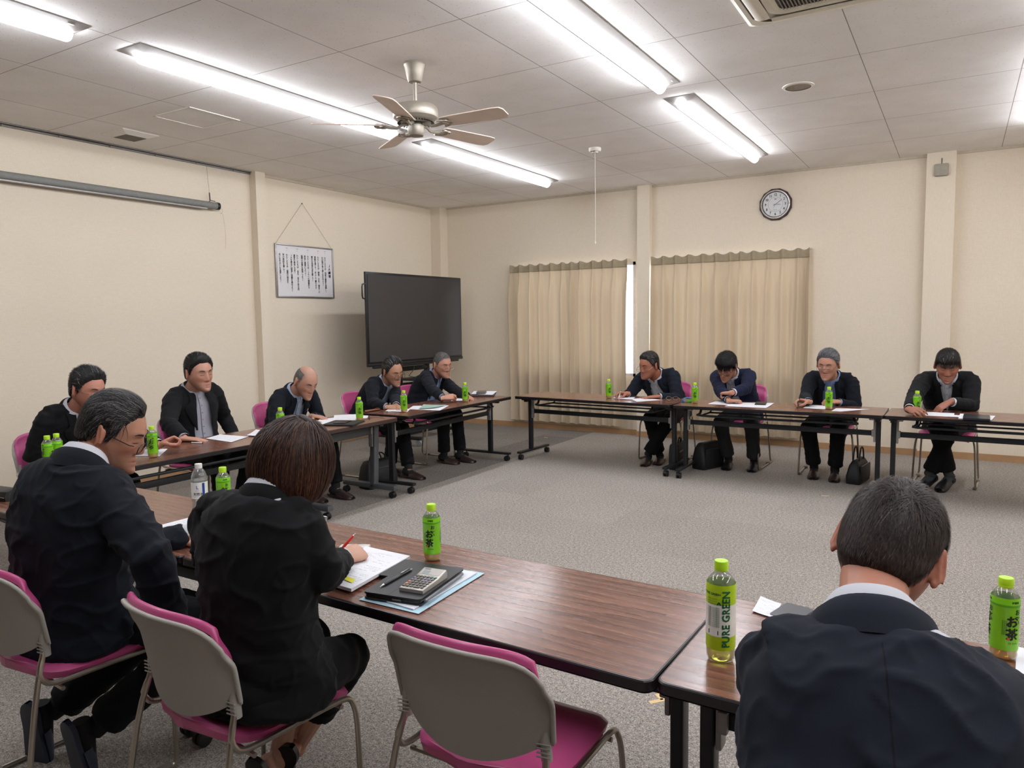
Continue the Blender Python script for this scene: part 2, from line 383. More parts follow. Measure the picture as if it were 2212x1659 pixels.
# ---------------- ceiling fittings
WH = simple('fitting_white', (226, 220, 210), .45, noise_amt=.02); GRY = simple('fitting_grey', (150, 144, 137), .6)
o = empty('ceiling_speaker', (-1.06, 5.815, H), 0, 'round flush ceiling speaker with a grey grille', 'speaker')
MB().lathe([(.088, -.009), (.09, -.010), (.108, -.006), (.110, 0), (.09, 0)], seg=40, closed=False).build('rim', WH, o)
def grille():
    m = NT('perforated_grille'); b = m.bsdf(Roughness=.6); w = m.n('ShaderNodeTexVoronoi'); w.inputs['Scale'].default_value = 260; m.l(m.coord('Object'), w.inputs[0])
    m.l(m.ramp(w.outputs['Distance'], [(.25, srgb(70, 62, 56)), (.45, srgb(164, 154, 143))]), b.inputs[0]); return m.m
MB().lathe([(.001, -.007), (.09, -.006), (.09, -.002), (.001, -.002)], seg=40).build('grille', grille(), o)
o = empty('emergency_pull_alarm', (-3.109, 6.758, H), 0, 'small white round ceiling alarm with a long hanging pull cord', 'alarm')
MB().lathe([(.001, 0), (.06, 0), (.06, -.02), (.052, -.034), (.03, -.038), (.03, -.048), (.001, -.048)], seg=28).build('housing', WH, o)
MB().tube([(0, 0, -.04), (0.002, 0, -.5), (0, 0, -.90)], .0022, 6).build('pull_cord', WH, o)
mb = MB(); [mb.box((x, -.045, -.036), (.008, .008, .012)) for x in (-.018, 0, .018)]; mb.build('contacts', DKM, o)
MB().lathe([(.001, -.925), (.006, -.922), (.005, -.895), (.001, -.893)], seg=10).build('cord_weight', WH, o)
o = empty('ceiling_vent', (-6.262, 3.952, H), 0, 'square white ceiling vent with grey louvres near the left wall', 'vent')
mb = MB(); ow, iw = .165, .098
for a in range(4):
    v = np.array([(-ow, -ow, -.004), (ow, -ow, -.004), (iw, -iw, -.03), (-iw, -iw, -.03), (-ow, -ow, 0), (ow, -ow, 0)]) @ rotz(a*PI/2).T
    mb.add(v, [(0, 1, 2, 3), (4, 5, 1, 0)])
mb.build('frame', WH, o, smooth=0)
mb = MB(); mb.box((0, 0, -.012), (.2, .2, .004)); [mb.box((0, -.09+.0138*k, -.024), (.195, .004, .014), M=rotx(.5)) for k in range(14)]; mb.build('louvre', GRY, o, smooth=0)
o = empty('access_hatch', (-5.325, 3.94, H), 0, 'square ceiling access hatch with a thin white frame', 'hatch')
mb = MB(); s = .225
for x, y, w, d in ((0, s, 2*s, .014), (0, -s, 2*s, .014), (s, 0, .014, 2*s+.014), (-s, 0, .014, 2*s+.014)): mb.box((x, y, -.003), (w, d, .006))
mb.build('frame', WH, o, smooth=0); MB().box((0, 0, -.001), (.43, .43, .002)).build('panel', CEIL, o)
# cassette air conditioner
o = empty('air_conditioner', (-.60, 3.965, H), 0, 'white ceiling cassette air conditioner at the top edge of the photo', 'air conditioner')
mb = MB(); ow = .475
def ring(mb, w0, z0, w1, z1, r0=.03, r1=.05):
    a, b = rrect(2*w0, 2*w0, r0, 8), rrect(2*w1, 2*w1, r1, 8); P = [[(x, y, z0) for x, y in a], [(x, y, z1) for x, y in b]]; mb.grid(P, closeu=True)
ring(mb, .475, 0, .475, -.022, .02, .02); ring(mb, .475, -.022, .45, -.036, .02, .06); ring(mb, .45, -.036, .415, -.038, .06, .10); ring(mb, .33, -.044, .29, -.048, .09, .05); ring(mb, .29, -.048, .27, -.040, .05, .04); mb.box((0, 0, -.02), (.9, .9, .012)); mb.build('panel', simple('ac_ivory', (228, 222, 206), .4, noise_amt=.02), o)
for k in range(4):
    mb = MB(); v = []
    P = [[(x, y0, z0) for x in np.linspace(-.33, .33, 9)] for y0, z0 in ((-.41, -.040), (-.395, -.049), (-.36, -.052), (-.335, -.047))]
    mb.grid(P, thick=.004); v, f = mb.arrays(); m2 = MB(); m2.add(v @ rotz(k*PI/2).T, f); m2.build('air_flap', simple('ac_ivory', (228, 222, 206), .4), o)
    m3 = MB(); m3.box(V(0, -.418, -.037), (.64, .008, .01)); v, f = m3.arrays(); m4 = MB(); m4.add(v @ rotz(k*PI/2).T, f); m4.build('air_slot', DKM, o)
mb = MB(); [mb.box((-.25+.0172*k, 0, -.045), (.005, .52, .006)) for k in range(30)]; mb.cur = 1; mb.box((0, 0, -.034), (.53, .53, .006)); mb.build('intake_grille', [simple('ac_grey', (150, 146, 138), .5), DKM], o, smooth=0)
# ---------------- wall clock
CW = V(-1.873, YB, 2.823); ck = empty('wall_clock', CW, 0, 'dark twelve sided wall clock with a white dial over the right curtain', 'clock')
BR = simple('clock_dark_wood', (58, 40, 42), .35); SIL = simple('clock_silver', (178, 174, 172), .3, .6); DIAL = simple('clock_dial', (236, 233, 228), .5, noise_amt=.01); INK = simple('ink_black', (32, 28, 28), .6)
def disc(prof, seg=48, ph=0.):
    mb = MB(); mb.lathe(prof, seg=seg, closed=False); v, f = mb.arrays(); v = v @ rotz(ph).T; v = v @ rotx(PI/2).T; m = MB(); m.add(v, f); return m
disc([(.185, 0), (.185, .02), (.172, .034), (.152, .036), (.150, .03)], 12, R(15)).build('case', BR, ck, smooth=20)
disc([(.166, .033), (.160, .040), (.150, .040), (.143, .030)], 64).build('bezel', SIL, ck)
disc([(.0005, .026), (.144, .026)], 64).build('dial', DIAL, ck)
m = MB(); m.lathe([(.146, .028), (.143, .036), (.140, .028)], seg=64, closed=False); v, f = m.arrays(); m = MB(); m.add(v @ rotx(PI/2).T, f); m.build('inner_ring', INK, ck)
mb = MB()
for h in range(1, 13):
    a = R(90-30*h); v, f = text_mesh(str(h), .040, .0012, sx=.8); v = v+V(math.cos(a)*.110, math.sin(a)*.110, 0); mb.add(np.stack([v[:, 0], -.0275+0*v[:, 0], v[:, 1]], 1), f)
for s in range(60):
    a = R(6*s); r = .133; mb.box((math.cos(a)*r, -.027, math.sin(a)*r), (.004 if s % 5 == 0 else .0015, .001, .004 if s % 5 == 0 else .0015))
for r in (.082,): 
    t = np.linspace(0, 2*PI, 49); mb.tube(np.stack([np.cos(t)*r, 0*t-.0265, np.sin(t)*r], 1), .0006, 4, cap=False)
mb.box((0, -.027, .062), (.03, .001, .004)); mb.box((0, -.027, .056), (.01, .001, .005)); mb.box((0, -.027, -.062), (.04, .001, .002))
mb.build('numerals', INK, ck)
def hand(name, ang, ln, w, back=.02):
    a = R(ang); d = V(math.sin(a), 0, math.cos(a)); mb = MB(); mb.tube([d*-back+V(0, -.029, 0), V(0, -.029, 0), d*ln*.6+V(0, -.029, 0), d*ln+V(0, -.029, 0)], [w*.6, w*.7, w, w*.3], 4, flat=.4); mb.build(name, INK, ck)
hand('hour_hand', 92, .062, .005); hand('minute_hand', 54, .095, .004, .03); hand('second_hand', 205, .07, .0008)
mb = MB()
for a in (0, 90, 180, 270): mb.ell((.160*math.cos(R(a)), -.041, .160*math.sin(R(a))), (.006, .003, .006), nu=8, nv=6)
mb.build('studs', simple('brass', (214, 176, 96), .25, .9), ck)
disc([(.0005, .031), (.145, .031)], 48).build('cover_glass', WG, ck)
# sensor box on right pillar
o = empty('wall_sensor', (-.213, YB-.1, 3.01), 0, 'small grey wall box with a short antenna high on the right pillar', 'sensor')
MB().box((0, -.018, -.0), (.125, .036, .125), bev=.012).build('housing', simple('sensor_beige', (158, 152, 136), .55), o); MB().cyl((0, -.006, .06), (0, -.006, .12), .003, 6).build('antenna', DKM, o); MB().box((0, -.037, -.04), (.03, .002, .008)).build('indicator_window', GRY, o)
# ---------------- projection screen tube
sp = empty('rolled_projection_screen', (XL+.07, 1.5, 2.75), 0, 'rolled up grey projection screen tube hanging on the left wall', 'projection screen')
SG = simple('screen_grey', (128, 128, 124), .65, .0)
MB().cyl((0, -1.5, 0.01), (0, 3.62, 0.01), .036, 20).build('casing', SG, sp)
MB().cyl((0, 3.62, .01), (0, 3.65, .01), .039, 20).build('end_cap', simple('black_plastic', (30, 30, 32), .4), sp)
MB().box((.0, 1.2, -.03), (.05, 4.6, .012)).build('bottom_bar', GM, sp)
for y in (3.56, -.8):
    hk = MB().tube([(-.04, y, .05), (0, y, .06), (.03, y+.03, .05)], .005, 6).build('bracket', GM, sp); MB().tube([(-.045, y, H-2.75-.03), (-.02, y, .14)], .0015, 5).build('hanging_wire', GM, hk); MB().cyl((-.02, y, .14), (-.015, y, .06), .006, 8).build('turnbuckle', DKM, hk)
MB().tube([(0, 3.64, .02), (.01, 3.69, -.02), (.01, 3.68, -.06), (0, 3.66, -.055), (.01, 3.69, -.07), (.01, 3.71, -.2), (0, 3.72, -.34), (0, 3.71, -.42)], .0018, 5).build('pull_string', simple('string_white', (205, 196, 180), .7), sp)
# ---------------- framed notice with the creed
sg = empty('framed_notice', (XL+.012, 6.378, 2.14), PI/2, 'white framed notice with vertical Japanese text hanging by a string', 'notice')
FW, FH = .895, .60
MB().box((0, 0, 0), (FW-.02, .008, FH-.02)).build('sheet', simple('notice_paper', (224, 221, 222), .35, noise_amt=.01), sg)
mb = MB()
for x in (-FW/2, FW/2): mb.box((x, -.004, 0), (.016, .02, FH+.016), bev=.003)
for z in (-FH/2, FH/2): mb.box((0, -.004, z), (FW, .02, .016), bev=.003)
mb.build('frame', simple('frame_aluminium', (172, 170, 170), .3, .8), sg)
cols = ['一、　わたしたちは、地域の農業を振興し、', '　　　わが国の食と緑と水を守ろう。', '一、　わたしたちは、環境・文化・福祉への', '　　　貢献を通じて、安心して暮らせる', '　　　豊かな地域社会を築こう。', '一、　わたしたちは、ＪＡへの積極的な', '　　　参加と連帯によって、', '　　　協同の成果を実現しよう。', '一、　わたしたちは、自主・自立と民主的', '　　　運営の基本に立ち、', '　　　ＪＡを健全に経営し信頼を高めよう。', '一、　わたしたちは、協同の理念を', '　　　学び実践を通じて、', '　　　共に生きがいを追求しよう。']
xs = [.32, .275, .205, .155, .105, .04, -.008, -.056, -.125, -.173, -.221, -.285, -.338, -.392]
mb = MB()
def vtext(s, x, ztop, size, pitch, bold):
    z = ztop
    for ch in s:
        if ch == '　': z -= pitch; continue
        v, f = text_mesh(ch, size, bold); dx = size*.3 if ch in '、。' else 0; dz = size*.3 if ch in '、。' else 0
        cz = (v[:, 1].max()+v[:, 1].min())/2 if ch not in '、。一・' and len(v) else 0
        if ch == '一': cz = (v[:, 1].max()+v[:, 1].min())/2
        if ch in '・': cz = (v[:, 1].max()+v[:, 1].min())/2
        mb.add(np.stack([v[:, 0]+x+dx, 0*v[:, 0]-.0055, v[:, 1]-cz+z+dz], 1), f); z -= pitch
for s, x in zip(cols, xs): vtext(s, x*1.0, .262, .029, .0262, .0005)
vtext('ＪＡ綱領', .388, .09, .040, .042, .0012)
mb.build('printed_text', INK, sg, smooth=0)
mb = MB(); nail = V(-.015, 0.0, .806)
mb.tube([(-FW/2, -.004, FH/2), nail], .0016, 5); mb.tube([nail, (FW/2, -.004, FH/2)], .0016, 5); mb.build('hanging_string', simple('string_tan', (150, 130, 105), .8), sg); MB().ell(nail, (.007, .007, .007), nu=8, nv=6).build('nail', DKM, sg)
# ---------------- curtains
def curtain_mat():
    m = NT('curtain_fabric'); b = m.bsdf(**{'Roughness': .8, 'Specular IOR Level': .2, 'Sheen Weight': .3})
    w = m.noise(m.coord('Object', (400, 60, 400)), 1., 2); big = m.noise(m.coord('Object', (3, 3, 1)), 1., 2)
    c = m.mix(.3, m.ramp(w, [(.35, srgb(180, 162, 136)), (.65, srgb(194, 176, 150))]), m.ramp(big, [(.3, srgb(186, 168, 142)), (.7, srgb(208, 190, 164))]))
    m.l(c, b.inputs[0]); m.bump(w, .1, .0006)
    t = m.n('ShaderNodeBsdfTranslucent'); t.inputs[0].default_value = srgb(214, 190, 158); mx = m.n('ShaderNodeMixShader'); mx.inputs[0].default_value = .07
    m.l(b.outputs[0], mx.inputs[1]); m.l(t.outputs[0], mx.inputs[2]); m.l(mx.outputs[0], m.out.inputs[0]); return m.m
CM = curtain_mat(); HD = simple('curtain_header', (160, 146, 120), .85)
def curtain(x0, x1, z0, z1, pleats, label, seed):
    rg = random.Random(seed); yb = YB-.075
    ph = [0]; 
    for k in range(pleats): ph.append(ph[-1]+rg.uniform(.8, 1.2))
    ph = np.array(ph)/ph[-1]; nu = pleats*14+1; us = np.linspace(0, 1, nu); pu = np.interp(us, ph, np.arange(pleats+1))
    zs = np.concatenate([np.linspace(z1, z1-.085, 4), np.linspace(z1-.095, z1-.3, 7), np.linspace(z1-.4, z0, 22)])
    P = np.zeros((len(zs), nu, 3)); r2 = np.array([rg.uniform(-1, 1) for _ in range(pleats+1)]); r3 = np.array([rg.uniform(0, 6) for _ in range(pleats+1)])
    fr = pu-np.round(pu); ki = np.round(pu).astype(int)
    for i, z in enumerate(zs):
        h = (z1-z); low = sm(.1, .5, h)
        pinch = np.exp(-(fr/(.10+.14*low))**2); A = .030+.040*low
        sec = .017*low*np.cos(2*PI*fr*2+r3[ki]+h*1.1)*(r2[ki])
        y = yb-A*pinch+.014*(1-pinch)*(1-low*.3)-sec
        x = x0+(x1-x0)*us+.008*low*np.sin(h*2.1+r3[ki])*(1-abs(fr)*1.6)
        zz = z+ (.012*np.cos(2*PI*fr)*(1 if i < 1 else 0)) + (.012*np.cos(2*PI*fr)*(1 if i == len(zs)-1 else 0))
        P[i, :, 0] = x; P[i, :, 1] = y; P[i, :, 2] = zz
    o = empty('curtain', ((x0+x1)/2, yb, z0), 0, label, 'curtain', 'beige pleated curtains over the windows')
    off = V((x0+x1)/2, yb, z0)
    MB().grid(P[3:]-off).build('drape', CM, o, smooth=180)
    Q = P[:5]-off; Q = Q-V(0, .004, 0); MB().grid(Q, thick=.003).build('header_tape', HD, o, smooth=180)
    mb = MB(); mb.box((0, .045, z1-z0+.005), (x1-x0+.02, .014, .018))
    for k in range(pleats+1): mb.box((x0+(x1-x0)*ph[k]-off[0], .02, z1-z0+.004), (.008, .05, .02))
    mb.build('curtain_rail', simple('rail_white', (224, 216, 205), .5), o)
curtain(-5.435, -3.672, .115, 2.285, 11, 'beige pleated curtain left of the middle pillar, beside the bright window gap', 3)
curtain(-3.355, -1.475, .115, 2.290, 12, 'beige pleated curtain right of the middle pillar, under the wall clock', 5)
# ================================================================ TABLES
TZ = .705
def wood_top(name, a, b, c, rough=.24):
    m = NT(name); bs = m.bsdf(**{'Roughness': rough, 'Specular IOR Level': .55, 'Coat Weight': .15, 'Coat Roughness': .15})
    v = m.coord('Object', (1.2, 9, 1)); d = m.noise(v, 1.6, 4, .6)
    w = m.n('ShaderNodeTexWave', wave_type='BANDS', bands_direction='Y', wave_profile='SAW'); w.inputs['Scale'].default_value = 1.7; w.inputs['Distortion'].default_value = 10.; w.inputs['Detail'].default_value = 3; w.inputs['Detail Scale'].default_value = 1.3
    m.l(m.coord('Object', (.45, 4.2, 1)), w.inputs['Vector'])
    fine = m.noise(m.coord('Object', (9, 170, 1)), 1., 3, .7)
    t = m.math('ADD', m.math('MULTIPLY', w.outputs['Fac'], .34), m.math('ADD', m.math('MULTIPLY', d, .52), m.math('MULTIPLY', fine, .14)))
    m.l(m.ramp(t, [(.30, a), (.50, b), (.72, c)]), bs.inputs['Base Color'])
    m.l(m.ramp(fine, [(.3, (rough*.85,)*3), (.7, (rough*1.25,)*3)]), bs.inputs['Roughness']); return m.m
WOOD = wood_top('rosewood_laminate', srgb(88, 55, 44), srgb(113, 75, 59), srgb(134, 91, 72))
WOODL = wood_top('walnut_laminate', srgb(92, 62, 48), srgb(136, 98, 76), srgb(160, 120, 96), .34)
EDGE = simple('table_edge_black', (26, 20, 23), .3); EDGB = simple('table_edge_brown', (66, 48, 42), .4)
LEGB = simple('leg_black', (34, 36, 40), .38, .3); LEGG = simple('leg_grey', (92, 95, 98), .4, .4); BRK = simple('bracket_silver', (152, 150, 148), .4, .4)
RUB = simple('caster_black', (22, 22, 24), .5); HUBM = simple('caster_hub', (48, 49, 52), .4)
def caster(mb, x, y, r=.029):
    mb.cur = 0
    for s in (-1, 1): mb.lathe([(.001, -.010), (r*.7, -.010), (r, -.007), (r, .007), (r*.7, .010), (.001, .010)], (x+s*.013, y+.012, r), 20, M=roty(PI/2))
    mb.cur = 1; mb.lathe([(.001, -.003), (r*.55, -.003), (r*.55, .0), (.001, .0)], (x+.025, y+.012, r), 16, M=roty(PI/2)); mb.box((x, y+.004, r*1.5), (.012, .036, r*1.1), bev=.003); mb.cyl((x, y, r), (x, y, .072), .006, 8)
def make_table(L, D, top, edge, leg, bar=True, beamh=.045, footh=.026, beamz=.52, edget=.030, tilt=0., py=-.05):
    o = empty('folding_table')
    mb = MB(); out = rrect(L, D, .028, 6); inn = rrect(L-.012, D-.012, .024, 6); n = len(out); z1 = TZ
    ring = [[(x, y, z1-edget) for x, y in rrect(L-.006, D-.006, .026, 6)], [(x, y, z1-edget+.003) for x, y in out], [(x, y, z1-.004) for x, y in out], [(x, y, z1-.0008) for x, y in rrect(L-.005, D-.005, .026, 6)], [(x, y, z1-.0004) for x, y in inn]]
    mb.grid(ring, closeu=True); mb.add([(x, y, z1-edget) for x, y in out], [tuple(range(n))[::-1]]); mb.build('edge_band', edge, o)
    mb = MB(); mb.prism(inn, z1-.012, z1); mb.build('tabletop', top, o, smooth=0)
    for s in (-1, 1):
        x = s*(L/2-.055); hw = .019 if leg is LEGB else .03
        m = MB(); P = [V(x, py, .07), V(x, py-tilt*.5, TZ-edget)]
        m.grid([[p+V(a, b, 0) for a, b in rrect(hw*2, .054, .008, 3)] for p in P], closeu=True)
        m.box((x, py, TZ-edget-.012), (.05, .30, .024), bev=.004); m.prism([(x-.018, -.16), (x+.018, -.16), (x+.018, .10), (x-.018, .10)], TZ-edget-.045, TZ-edget-.02); lg = m.build('leg', leg, o)
        f = MB(); f.box((x, .0, .076+footh/2-.006), (.052 if leg is LEGB else .06, .60, footh), bev=.008); f.build('foot_bar', leg, lg)
        for y in (-.27, .27):
            c = MB(); caster(c, x, y); c.build('caster', [RUB, HUBM], lg)
        b = MB(); b.box((x-s*.030, py-.004, .555), (.016, .045, .225), bev=.005); b.box((x-s*.04, py-.006, beamz), (.026, .05, .06), bev=.005); b.box((x-s*.05, py-.02, .65), (.045, .05, .03), bev=.006); b.build('hinge_bracket', BRK, lg)
    MB().box((0, py, beamz), (L-.20, .028, beamh), bev=.004).build('cross_beam', leg, o)
    if bar:
        m = MB(); y = py-.13; pts = [(-L/2+.20, y, .612), (-L/2+.24, y, .606)]+[(t, y, .604) for t in np.linspace(-L/2+.3, L/2-.3, 5)]+[(L/2-.24, y, .606), (L/2-.20, y, .612)]
        m.tube(np.array(pts), .011, 8)
        for s in (-1, 1): m.tube(np.array([(s*(L/2-.21), y, .606), (s*(L/2-.235), y, .63), (s*(L/2-.24), y+.02, TZ-.03)]), .012, 8); m.tube(np.array([(s*(L/2-.24), y, .606), (s*(L/2-.24), y+.30, .60), (s*(L/2-.24), y+.34, .612)]), .008, 6)
        m.tube(np.array([(-L/2+.24, y+.3, .60), (L/2-.24, y+.3, .60)]), .008, 6); m.build('shelf_rail', leg, o)
    return o
def place_table(proto, x, y, deg, label, first=False, g='folding tables set out in a square'):
    o = proto if first else dup(proto); o.location = (x, y, 0); o.rotation_euler = (0, 0, R(deg)); return tag(o, label, 'table', g)
T = make_table(1.80, .60, WOOD, EDGE, LEGB)
place_table(T, -3.222, 7.115, -3.2, 'dark topped folding table on the back row, left end, with the watch wearing man', True)
place_table(T, -1.412, 7.045, .3, 'folding table in the back row before the folded arms man and blue shirted man')
place_table(T, .395, 7.035, -1.2, 'folding table on the back row running off the right edge of the photo')
place_table(T, -4.425, 5.925, 91.0, 'dark folding table on the left row at its far end, near the screen')
place_table(T, -4.455, 3.125, 90.0, 'dark folding table on the left row, nearest to the camera')
place_table(T, -3.27, 1.895, -.3, 'brown topped folding table on the near row at its left end')
place_table(T, -1.472, 1.872, -1.5+180, 'folding table on the near row with the calculator and tablet on it')
place_table(T, .328, 1.854, -.6, 'folding table on the near row carrying the tall green tea bottle')
G = make_table(.90, .60, WOODL, EDGB, LEGG, bar=False, beamh=.07, footh=.045, beamz=.585, edget=.034, tilt=.05)
place_table(G, -4.44, 4.475, 90.4, 'short folding table with grey legs and brown edge in the left row', True)

# ================================================================ CHAIRS
PINK = None
def pink_mat():
    m = NT('pink_vinyl'); b = m.bsdf(**{'Roughness': .36, 'Specular IOR Level': .5, 'Coat Weight': .1})
    n = m.noise(m.coord('Object', (5, 5, 5)), 1., 3); m.l(m.ramp(n, [(.3, srgb(182, 70, 122)), (.7, srgb(194, 82, 133))]), b.inputs[0]); m.bump(m.noise(m.coord('Object'), 500, 2), .12, .0006); return m.m
PINK = pink_mat(); SHELL = simple('chair_shell_grey', (164, 159, 150), .55, bump=.1, nscale=400, noise_amt=.03); ROD = simple('chair_rod', (170, 162, 150), .28, .9, noise_amt=.03)
SEAM = simple('chair_piping', (120, 60, 80), .5)
def chair_back_surf(u, v, out=0.):
    """u -1..1 across, v 0 bottom..1 top"""
    hw = .228
    # outline: rounded upper corners, convex lower edge
    top = .808-.058*abs(u)**7-.016*u*u; bot = .572-.060*math.cos(min(1, abs(u)/.88)*PI/2)**.8
    z = bot+(top-bot)*v
    wv = 1-.045*(1-v)**1.3-.05*sm(.7, 1., v)*abs(u)**8
    x = hw*u*wv
    y = -.205+.070*abs(u)**2.2-.050*(z-.5)/.28-.020*sm(.6, 1, v)
    return V(x, y-out, z)
def make_chair():
    o = empty('stacking_chair')
    us = np.linspace(-1, 1, 25); vs = np.linspace(0, 1, 15)
    P = np.array([[chair_back_surf(u, v, .0) for u in us] for v in vs])
    sh = MB(); sh.grid(P[:, ::-1], thick=-.007)
    # rolled rim
    rim = np.concatenate([P[1:, 0], P[-1, 1:-1], P[1:, -1][::-1]]); sh.tube(rim+V(0, -.002, 0), .0065, 8)
    for s in (-1, 1):
        base = chair_back_surf(s*.93, 0); sh.tube([base+V(-s*.004, .004, .06), base+V(-s*.002, .002, .015), base+V(0, .004, -.035)], [[.008, .010], [.015, .013], [.0145, .013]], 10, up=(1, 0, 0))
        for k in range(4): sh.tube([base+V(-.018, -.012, -.022+.010*k), base+V(.018, -.012, -.018+.010*k)], .0022, 5)
    back = sh.build('back_shell', SHELL, o, smooth=60)
    # cushion
    us2 = np.linspace(-.955, .955, 27); vs2 = np.linspace(.05, .965, 15)
    Q = []
    for i, v in enumerate(vs2):
        row = []
        for u in us2:
            e = min(1, (1-abs(u)/.955)/.06)*min(1, (v-.05)/.08 if v < .5 else 1)
            p = chair_back_surf(u, v, -.006-.024*max(0, e)**.5); row.append(p)
        Q.append(row)
    for ph in np.linspace(.15, PI, 7):
        row = []
        for u in us2: e = min(1, (1-abs(u)/.955)/.06)**.5; p = chair_back_surf(u, .985, -.006-.024*e*(1+math.cos(ph))/2); p[2] += (.020*math.sin(ph)+.006*(1-math.cos(ph))/2)*e; row.append(p)
        Q.append(row)
    MB().grid(np.array(Q)).build('back_cushion', PINK, o, smooth=180)
    # seat
    nu, nv = 19, 21; S = []; Sb = []
    for j in range(nv):
        t = j/(nv-1); y = -.200+.425*t; row = []; rb = []
        for i in range(nu):
            u = -1+2*i/(nu-1); hw = (.208+.010*math.sin(t*PI))*max(0, 1-max(0, 1-t/.42)**2.6)**.5*1.0+.02*(1-t)**8
            edge = sm(1, .86, abs(u)); fr = sm(.80, 1, t); rr = sm(.14, 0, t)
            z = .466+.006*t+.022*max(0, 1-t/.25)**2-.010*(1-u*u)*math.sin(PI*t)+.016*edge*sm(0, .06, t)-.034*fr**1.8+.010*rr
            x = hw*u*(1-.10*fr**2); row.append((x, y, z)); rb.append((x*.97, y*.985, z-.022-.01*edge))
        S.append(row); Sb.append(rb)
    mb = MB(); mb.grid(S); k = nu*nv; mb.grid(np.array(Sb)[:, ::-1])
    def edge(a, b): mb.grid(np.array([a, b]))
    S, Sb = np.array(S), np.array(Sb); edge(Sb[0], S[0]); edge(S[-1], Sb[-1]); edge(S[:, 0], Sb[:, 0]); edge(Sb[:, -1], S[:, -1])
    mb.build('seat', PINK, o, smooth=70)
    MB().box((0, .03, .426), (.26, .26, .012), bev=.004).build('seat_pan', simple('black_plastic', (30, 30, 32), .4), o)
    for s in (-1, 1):
        b = chair_back_surf(s*.93, 0); r = .0085
        pts = np.array([b+V(0, 0, -.01), (s*.222, -.20, .42), (s*.238, -.255, .05), (s*.245, -.252, .020), (s*.246, -.235, .010), (s*.246, -.10, .010), (s*.246, .13, .010), (s*.246, .190, .010), (s*.244, .211, .018), (s*.243, .217, .045), (s*.232, .219, .33), (s*.225, .219, .395), (s*.216, .210, .430), (s*.216, .18, .443), (s*.216, .0, .446), (s*.216, -.13, .446), (s*.218, -.165, .456), (s*.216, -.185, .49), b+V(s*-.006, .008, 0)])
        q = []
        for i in range(len(pts)-1):
            for t in np.linspace(0, 1, 3, endpoint=False): q.append(pts[i]*(1-t)+pts[i+1]*t)
        q.append(pts[-1]); q = np.array(q)
        for _ in range(1): q[1:-1] = (q[:-2]+2*q[1:-1]+q[2:])/4
        m = MB(); m.tube(q, r, 10); lg = m.build('leg', ROD, o)
        for y in (-.17, .17): MB().box((s*.238, y, .014), (.032, .055, .020), bev=.005).build('foot_clip', simple('clip_grey', (118, 112, 104), .5), lg)
    mb = MB()
    for y in (-.12, .17): mb.tube([(-.222, y, .424), (.222, y, .424)], .007, 8)
    mb.build('cross_rod', ROD, o)
    return o
CH = make_chair(); CG = 'stacking chairs with pink seats and grey backs'
_first = [True]
def chair(x, y, deg, label):
    o = CH if _first[0] else dup(CH); _first[0] = False
    o.location = (x, y, 0); o.rotation_euler = (0, 0, R(deg)); return tag(o, label, 'chair', CG)
chair(-.975, 1.560, 0, 'empty pink and grey chair at the near table, nobody sitting on it')
chair(-1.735, 1.345, -5, 'pink and grey chair under the woman in the black suit')
chair(-2.545, 1.285, -4, 'pink and grey chair under the grey haired man at lower left')
chair(.0, .95, 0, 'chair hidden under the man in navy at lower right')
chair(-2.70, 7.72, 180, 'pink chair behind the back table under the man with the wristwatch and pen')
chair(-1.905, 7.70, 178, 'pink chair under the man in the blue jacket with folded arms')
chair(-1.045, 7.66, 180, 'pink chair under the grey haired man in a light blue shirt')
chair(-.065, 7.70, 176, 'pink chair under the man in front of the right pillar')
chair(-5.10, 2.62, -90, 'pink chair at the left row nearest the camera')
chair(-5.06, 3.62, -90, 'pink chair under the upright man with closed eyes, left row')
chair(-5.10, 4.55, -88, 'pink chair under the bald man')
chair(-5.06, 5.60, -90, 'pink chair under the man in dark glasses who writes in front of the screen')
chair(-5.02, 6.42, -92, 'pink chair at the far end of the left row under the short haired man')

# ================================================================ INTERACTIVE SCREEN ON STAND
BLK = simple('screen_bezel_black', (20, 22, 26), .3); STD = simple('stand_black', (30, 32, 35), .4, .3)
tv = empty('interactive_display', (-5.95, 7.52, 0), R(-90), 'large black flat display on a wheeled stand before the left wall', 'display')
# local: x = world -y direction ... facing world +x is local +y
w, h, zc = 1.93, 1.12, 1.56
mb = MB(); mb.box((0, -.014, zc), (w, .028, h), bev=.006); mb.box((0, .004, zc-h/2+.018), (w, .012, .036), bev=.003); mb.box((0, -.01, zc-h/2-.012), (w*.9, .04, .03), bev=.008); mb.build('bezel', BLK, tv)
def scr():
    m = NT('screen_glass'); b = m.bsdf(**{'Roughness': .38, 'Specular IOR Level': .6}); b.inputs[0].default_value = srgb(50, 49, 51)
    return m.m
MB().box((0, .0025, zc+.012), (w-.055, .004, h-.085)).build('screen_panel', scr(), tv)
mb = MB(); mb.tube(np.array([(w/2, -.01, zc+.42), (w/2+.045, -.01, zc+.41), (w/2+.052, -.01, zc+.38), (w/2+.052, -.01, zc+.28), (w/2+.045, -.01, zc+.25), (w/2, -.01, zc+.24)]), .009, 8); mb.build('handle', BLK, tv)
mb = MB()
for x in (-.28, .28): mb.box((x, -.10, .80), (.07, .05, 1.45), bev=.006)
for z in (.35, .72, .93): mb.box((0, -.10, z), (.56, .04, .06), bev=.005)
mb.box((0, -.085, zc), (.7, .03, .5)); mb.build('stand_frame', STD, tv)
MB().box((0, -.0, .80), (.62, .30, .022), bev=.006).build('shelf', STD, tv)
MB().box((0, .06, zc-h/2-.05), (.10, .05, .03), bev=.008).build('sensor_bar', BLK, tv)
